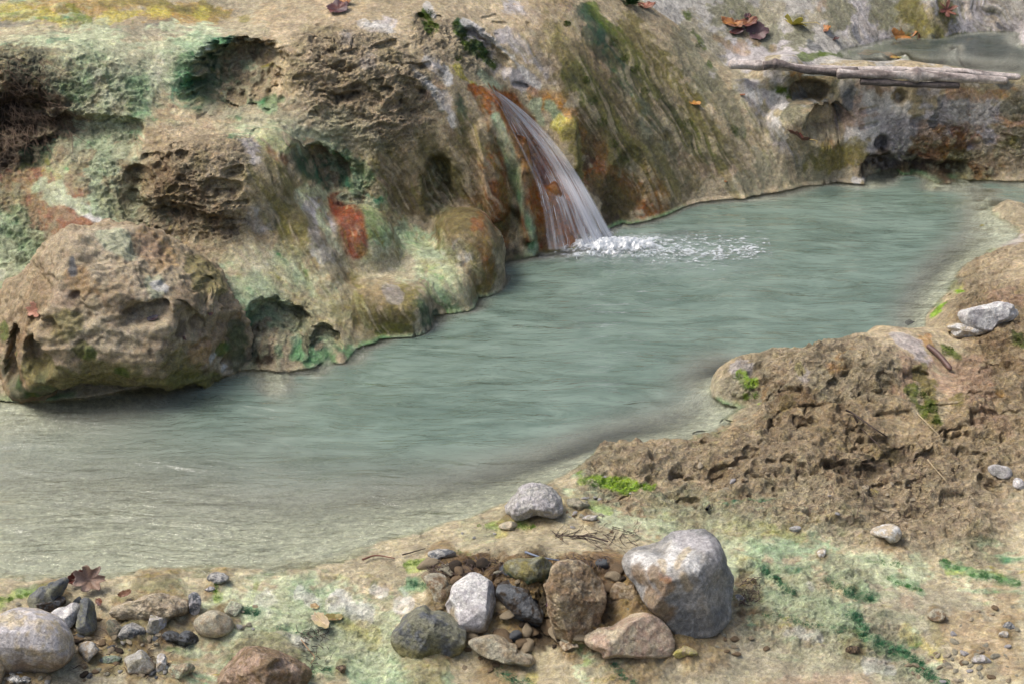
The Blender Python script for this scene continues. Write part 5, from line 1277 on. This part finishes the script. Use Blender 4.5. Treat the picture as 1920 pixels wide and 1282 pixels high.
def fall_pt(s, t):
    i = s*(len(Lp)-1); k = min(int(i), len(Lp)-2); f = i-k
    l = np.array(Lp[k])*(1-f)+np.array(Lp[k+1])*f; r = np.array(Rp[k])*(1-f)+np.array(Rp[k+1])*f
    return l*(1-t)+r*t
base_l = [hit(*p, bvh2) for p in Lp]; base_r = [hit(*p, bvh2) for p in Rp]
Ls = spline(Lp, 40); Rs = spline(Rp, 40)
G0 = np.zeros((40, 9, 3))
for i in range(40):
    for j in range(9):
        q = Ls[i]*(1-j/8)+Rs[i]*(j/8); h_ = hit(q[0], q[1], bvh2); d = ray(*q); tt = (h_[1]-lift(i/39, j/8))/d[1]; G0[i, j] = np.array([0,0,CH])+d*tt
# water smooths over the rock: relax depth
for _ in range(6): G0[1:-1, :, :] = (G0[1:-1]*2+G0[:-2]+G0[2:])/4; G0[:, 1:-1] = (G0[:, 1:-1]*2+G0[:, :-2]+G0[:, 2:])/4
def G_at(s, t):
    i = np.clip(s, 0, .9999)*39; j = np.clip(t, 0, .9999)*8; a = i.astype(int); b = j.astype(int); fa = (i-a)[:,None]; fb = (j-b)[:,None]
    return (G0[a,b]*(1-fa)+G0[a+1,b]*fa)*(1-fb)+(G0[a,b+1]*(1-fa)+G0[a+1,b+1]*fa)*fb
s_, t_ = np.meshgrid(np.linspace(0,1,ns), np.linspace(0,1,nt_), indexing='ij'); s_ = s_.ravel(); t_ = t_.ravel()
def layer(name, off, seed, k, tf):
    Pp = G_at(s_, t_); K = np.stack([t_*20+seed, s_*1.8, 0*s_+seed], 1); a1 = fbm(K, 1, 3, seed); K2 = np.stack([t_*70+seed, s_*5, 0*s_], 1); a2 = fbm(K2, 1, 2, seed+1); K3 = np.stack([t_*9+seed, s_*3, 0*s_], 1); a3 = fbm(K3, 1, 2, seed+5)
    Pp[:,1] -= off + (a1-.5)*.012*s_
    d = sst(.44, .80, a1*.5+a2*.22+a3*.38+.14*(tf(t_, s_)-.4))*k
    d = d*sst(0, .06, t_)*sst(1, .93, t_)*sst(.02, .16, s_)*np.clip(tf(t_, s_)*1.2, 0, 1)
    with_dens(mesh_obj(name, Pp-np.array(fe.location), quads(ns, nt_), M_FALL, fe), d)
M_FALL = water_white('falling_water')
layer('water_sheet', .0, 3, .72, lambda t, s: .45+.6*sst(.2,.75,t)*sst(.35,.8,s)+.35*sst(.6,.2,s)*sst(.15,.5,t))
layer('water_sheet', .010, 14, .6, lambda t, s: .3+.7*sst(.3,.8,t)*sst(.2,.8,s)+.5*sst(.5,.1,s)*sst(.1,.5,t))
layer('water_sheet', .02, 9, .66, lambda t, s: .15+.9*sst(.4,.8,t)*sst(.3,.7,s)+.3*sst(.6,.2,s)*sst(.3,.7,t))
# separate strands of falling water
parts = []; dn = []
for i in range(150):
    hi = random.random() < .65
    t0 = random.betavariate(2.6, 1.6) if hi else random.random(); s0 = random.uniform(.18, .92); L = random.uniform(.015, .06)*(1+.8*s0); dr = random.uniform(-.03,.03)
    ss = np.linspace(s0, min(s0+L, 1.0), 7); tt = np.clip(t0+dr*np.linspace(0,1,7), .02, .98); q = G_at(ss, tt); q[:,1] -= random.uniform(.004,.035)*ss; 
    r_ = random.uniform(.0003,.0010); parts.append(tube(q, r_*np.array([.2,.8,1,1,.9,.6,.1]), 5)); dn += [random.uniform(.25,.85)]*(7*5)
# splash: short arcs thrown from the foot
for i in range(420):
    px_ = random.gauss(1140, 24); p0 = atz(px_, random.uniform(448, 478), 0); vx, vy, vz = random.gauss(.16,.2), random.gauss(-.1,.2), random.uniform(.3,1.0)*(1 if random.random() < .4 else .5)
    ta = random.uniform(0, vz/5); tb = ta+.025; tq = np.linspace(ta, tb, 4)
    q = np.stack([p0[0]+vx*tq, p0[1]+vy*tq, np.maximum(vz*tq-4.9*tq**2, 0)], 1); parts.append(tube(q, np.array([.2,1,1,.2])*random.uniform(.0005,.0014), 5)); dn += [random.uniform(.4,.9)]*20
v_, f_ = merge(parts); with_dens(mesh_obj('water_strands', v_-np.array(fe.location), f_, M_FALL, fe), dn)['kind'] = 'stuff'
# churned foam where the fall lands, thinning out downstream: bubbles and froth patches on the water
def froth():
    ax = np.arange(.10, .98, .004); ay = np.arange(6.15, 6.95, .004); XX, YY = np.meshgrid(ax, ay); x = XX.ravel(); y = YY.ravel()
    z = np.zeros_like(x); Pq = np.stack([x, y, z], 1); ppx, ppy = proj(Pq)
    K = np.stack([x*1.0, y*1.6, z], 1).astype(np.float32); wv = K + .05*np.stack([fbm(K, 10, 2, 4)-.5, fbm(K, 10, 2, 5)-.5, 0*x], 1)*[1,1,0]
    n_ = fbm(wv, 38, 5, 6, .7); nf = fbm(wv, 120, 2, 8)
    core = np.exp(-(((ppx-1195)/62)**2+((ppy-464)/15)**2)) + .9*np.exp(-(((ppx-1105)/75)**2+((ppy-466)/15)**2))
    mid = .62*np.exp(-(((ppx-1260)/125)**2+((ppy-472)/30)**2)) + .5*np.exp(-(((ppx-1090)/90)**2+((ppy-478)/14)**2))
    far = .50*np.exp(-(((ppx-1310)/120)**2+((ppy-476)/40)**2)) + .34*np.exp(-(((ppx-1430)/90)**2+((ppy-462)/26)**2))
    e = np.maximum(np.maximum(core, mid), far)
    d = sst(0, .26, n_*.7+nf*.38 - (.78-.54*e)); d *= np.clip(e*3, 0, 1); d = np.maximum(d, np.clip(core*.55+mid*.42+far*.12, 0, .6)*(.45+.9*nf)*sst(.30,.62,n_))
    hh = .004 + core*.028*(n_*1.6-.1) + .004*nf + ripples(x, y)*.9
    q = quads(len(ay), len(ax)); keep = (d[q].max(1) > .01); q = q[keep]; u_, inv = np.unique(q, return_inverse=True)
    o = mesh_obj('foam', np.stack([x, y, hh], 1)[u_], inv.reshape(-1,4), water_white('foam', c=(.72,.76,.80))); with_dens(o, np.clip(d[u_]*(.7+.5*nf[u_]), 0, .9)); o['kind'] = 'stuff'
    tag(o, 'white churned foam spreading over the pool from the foot of the waterfall', 'foam')
froth()
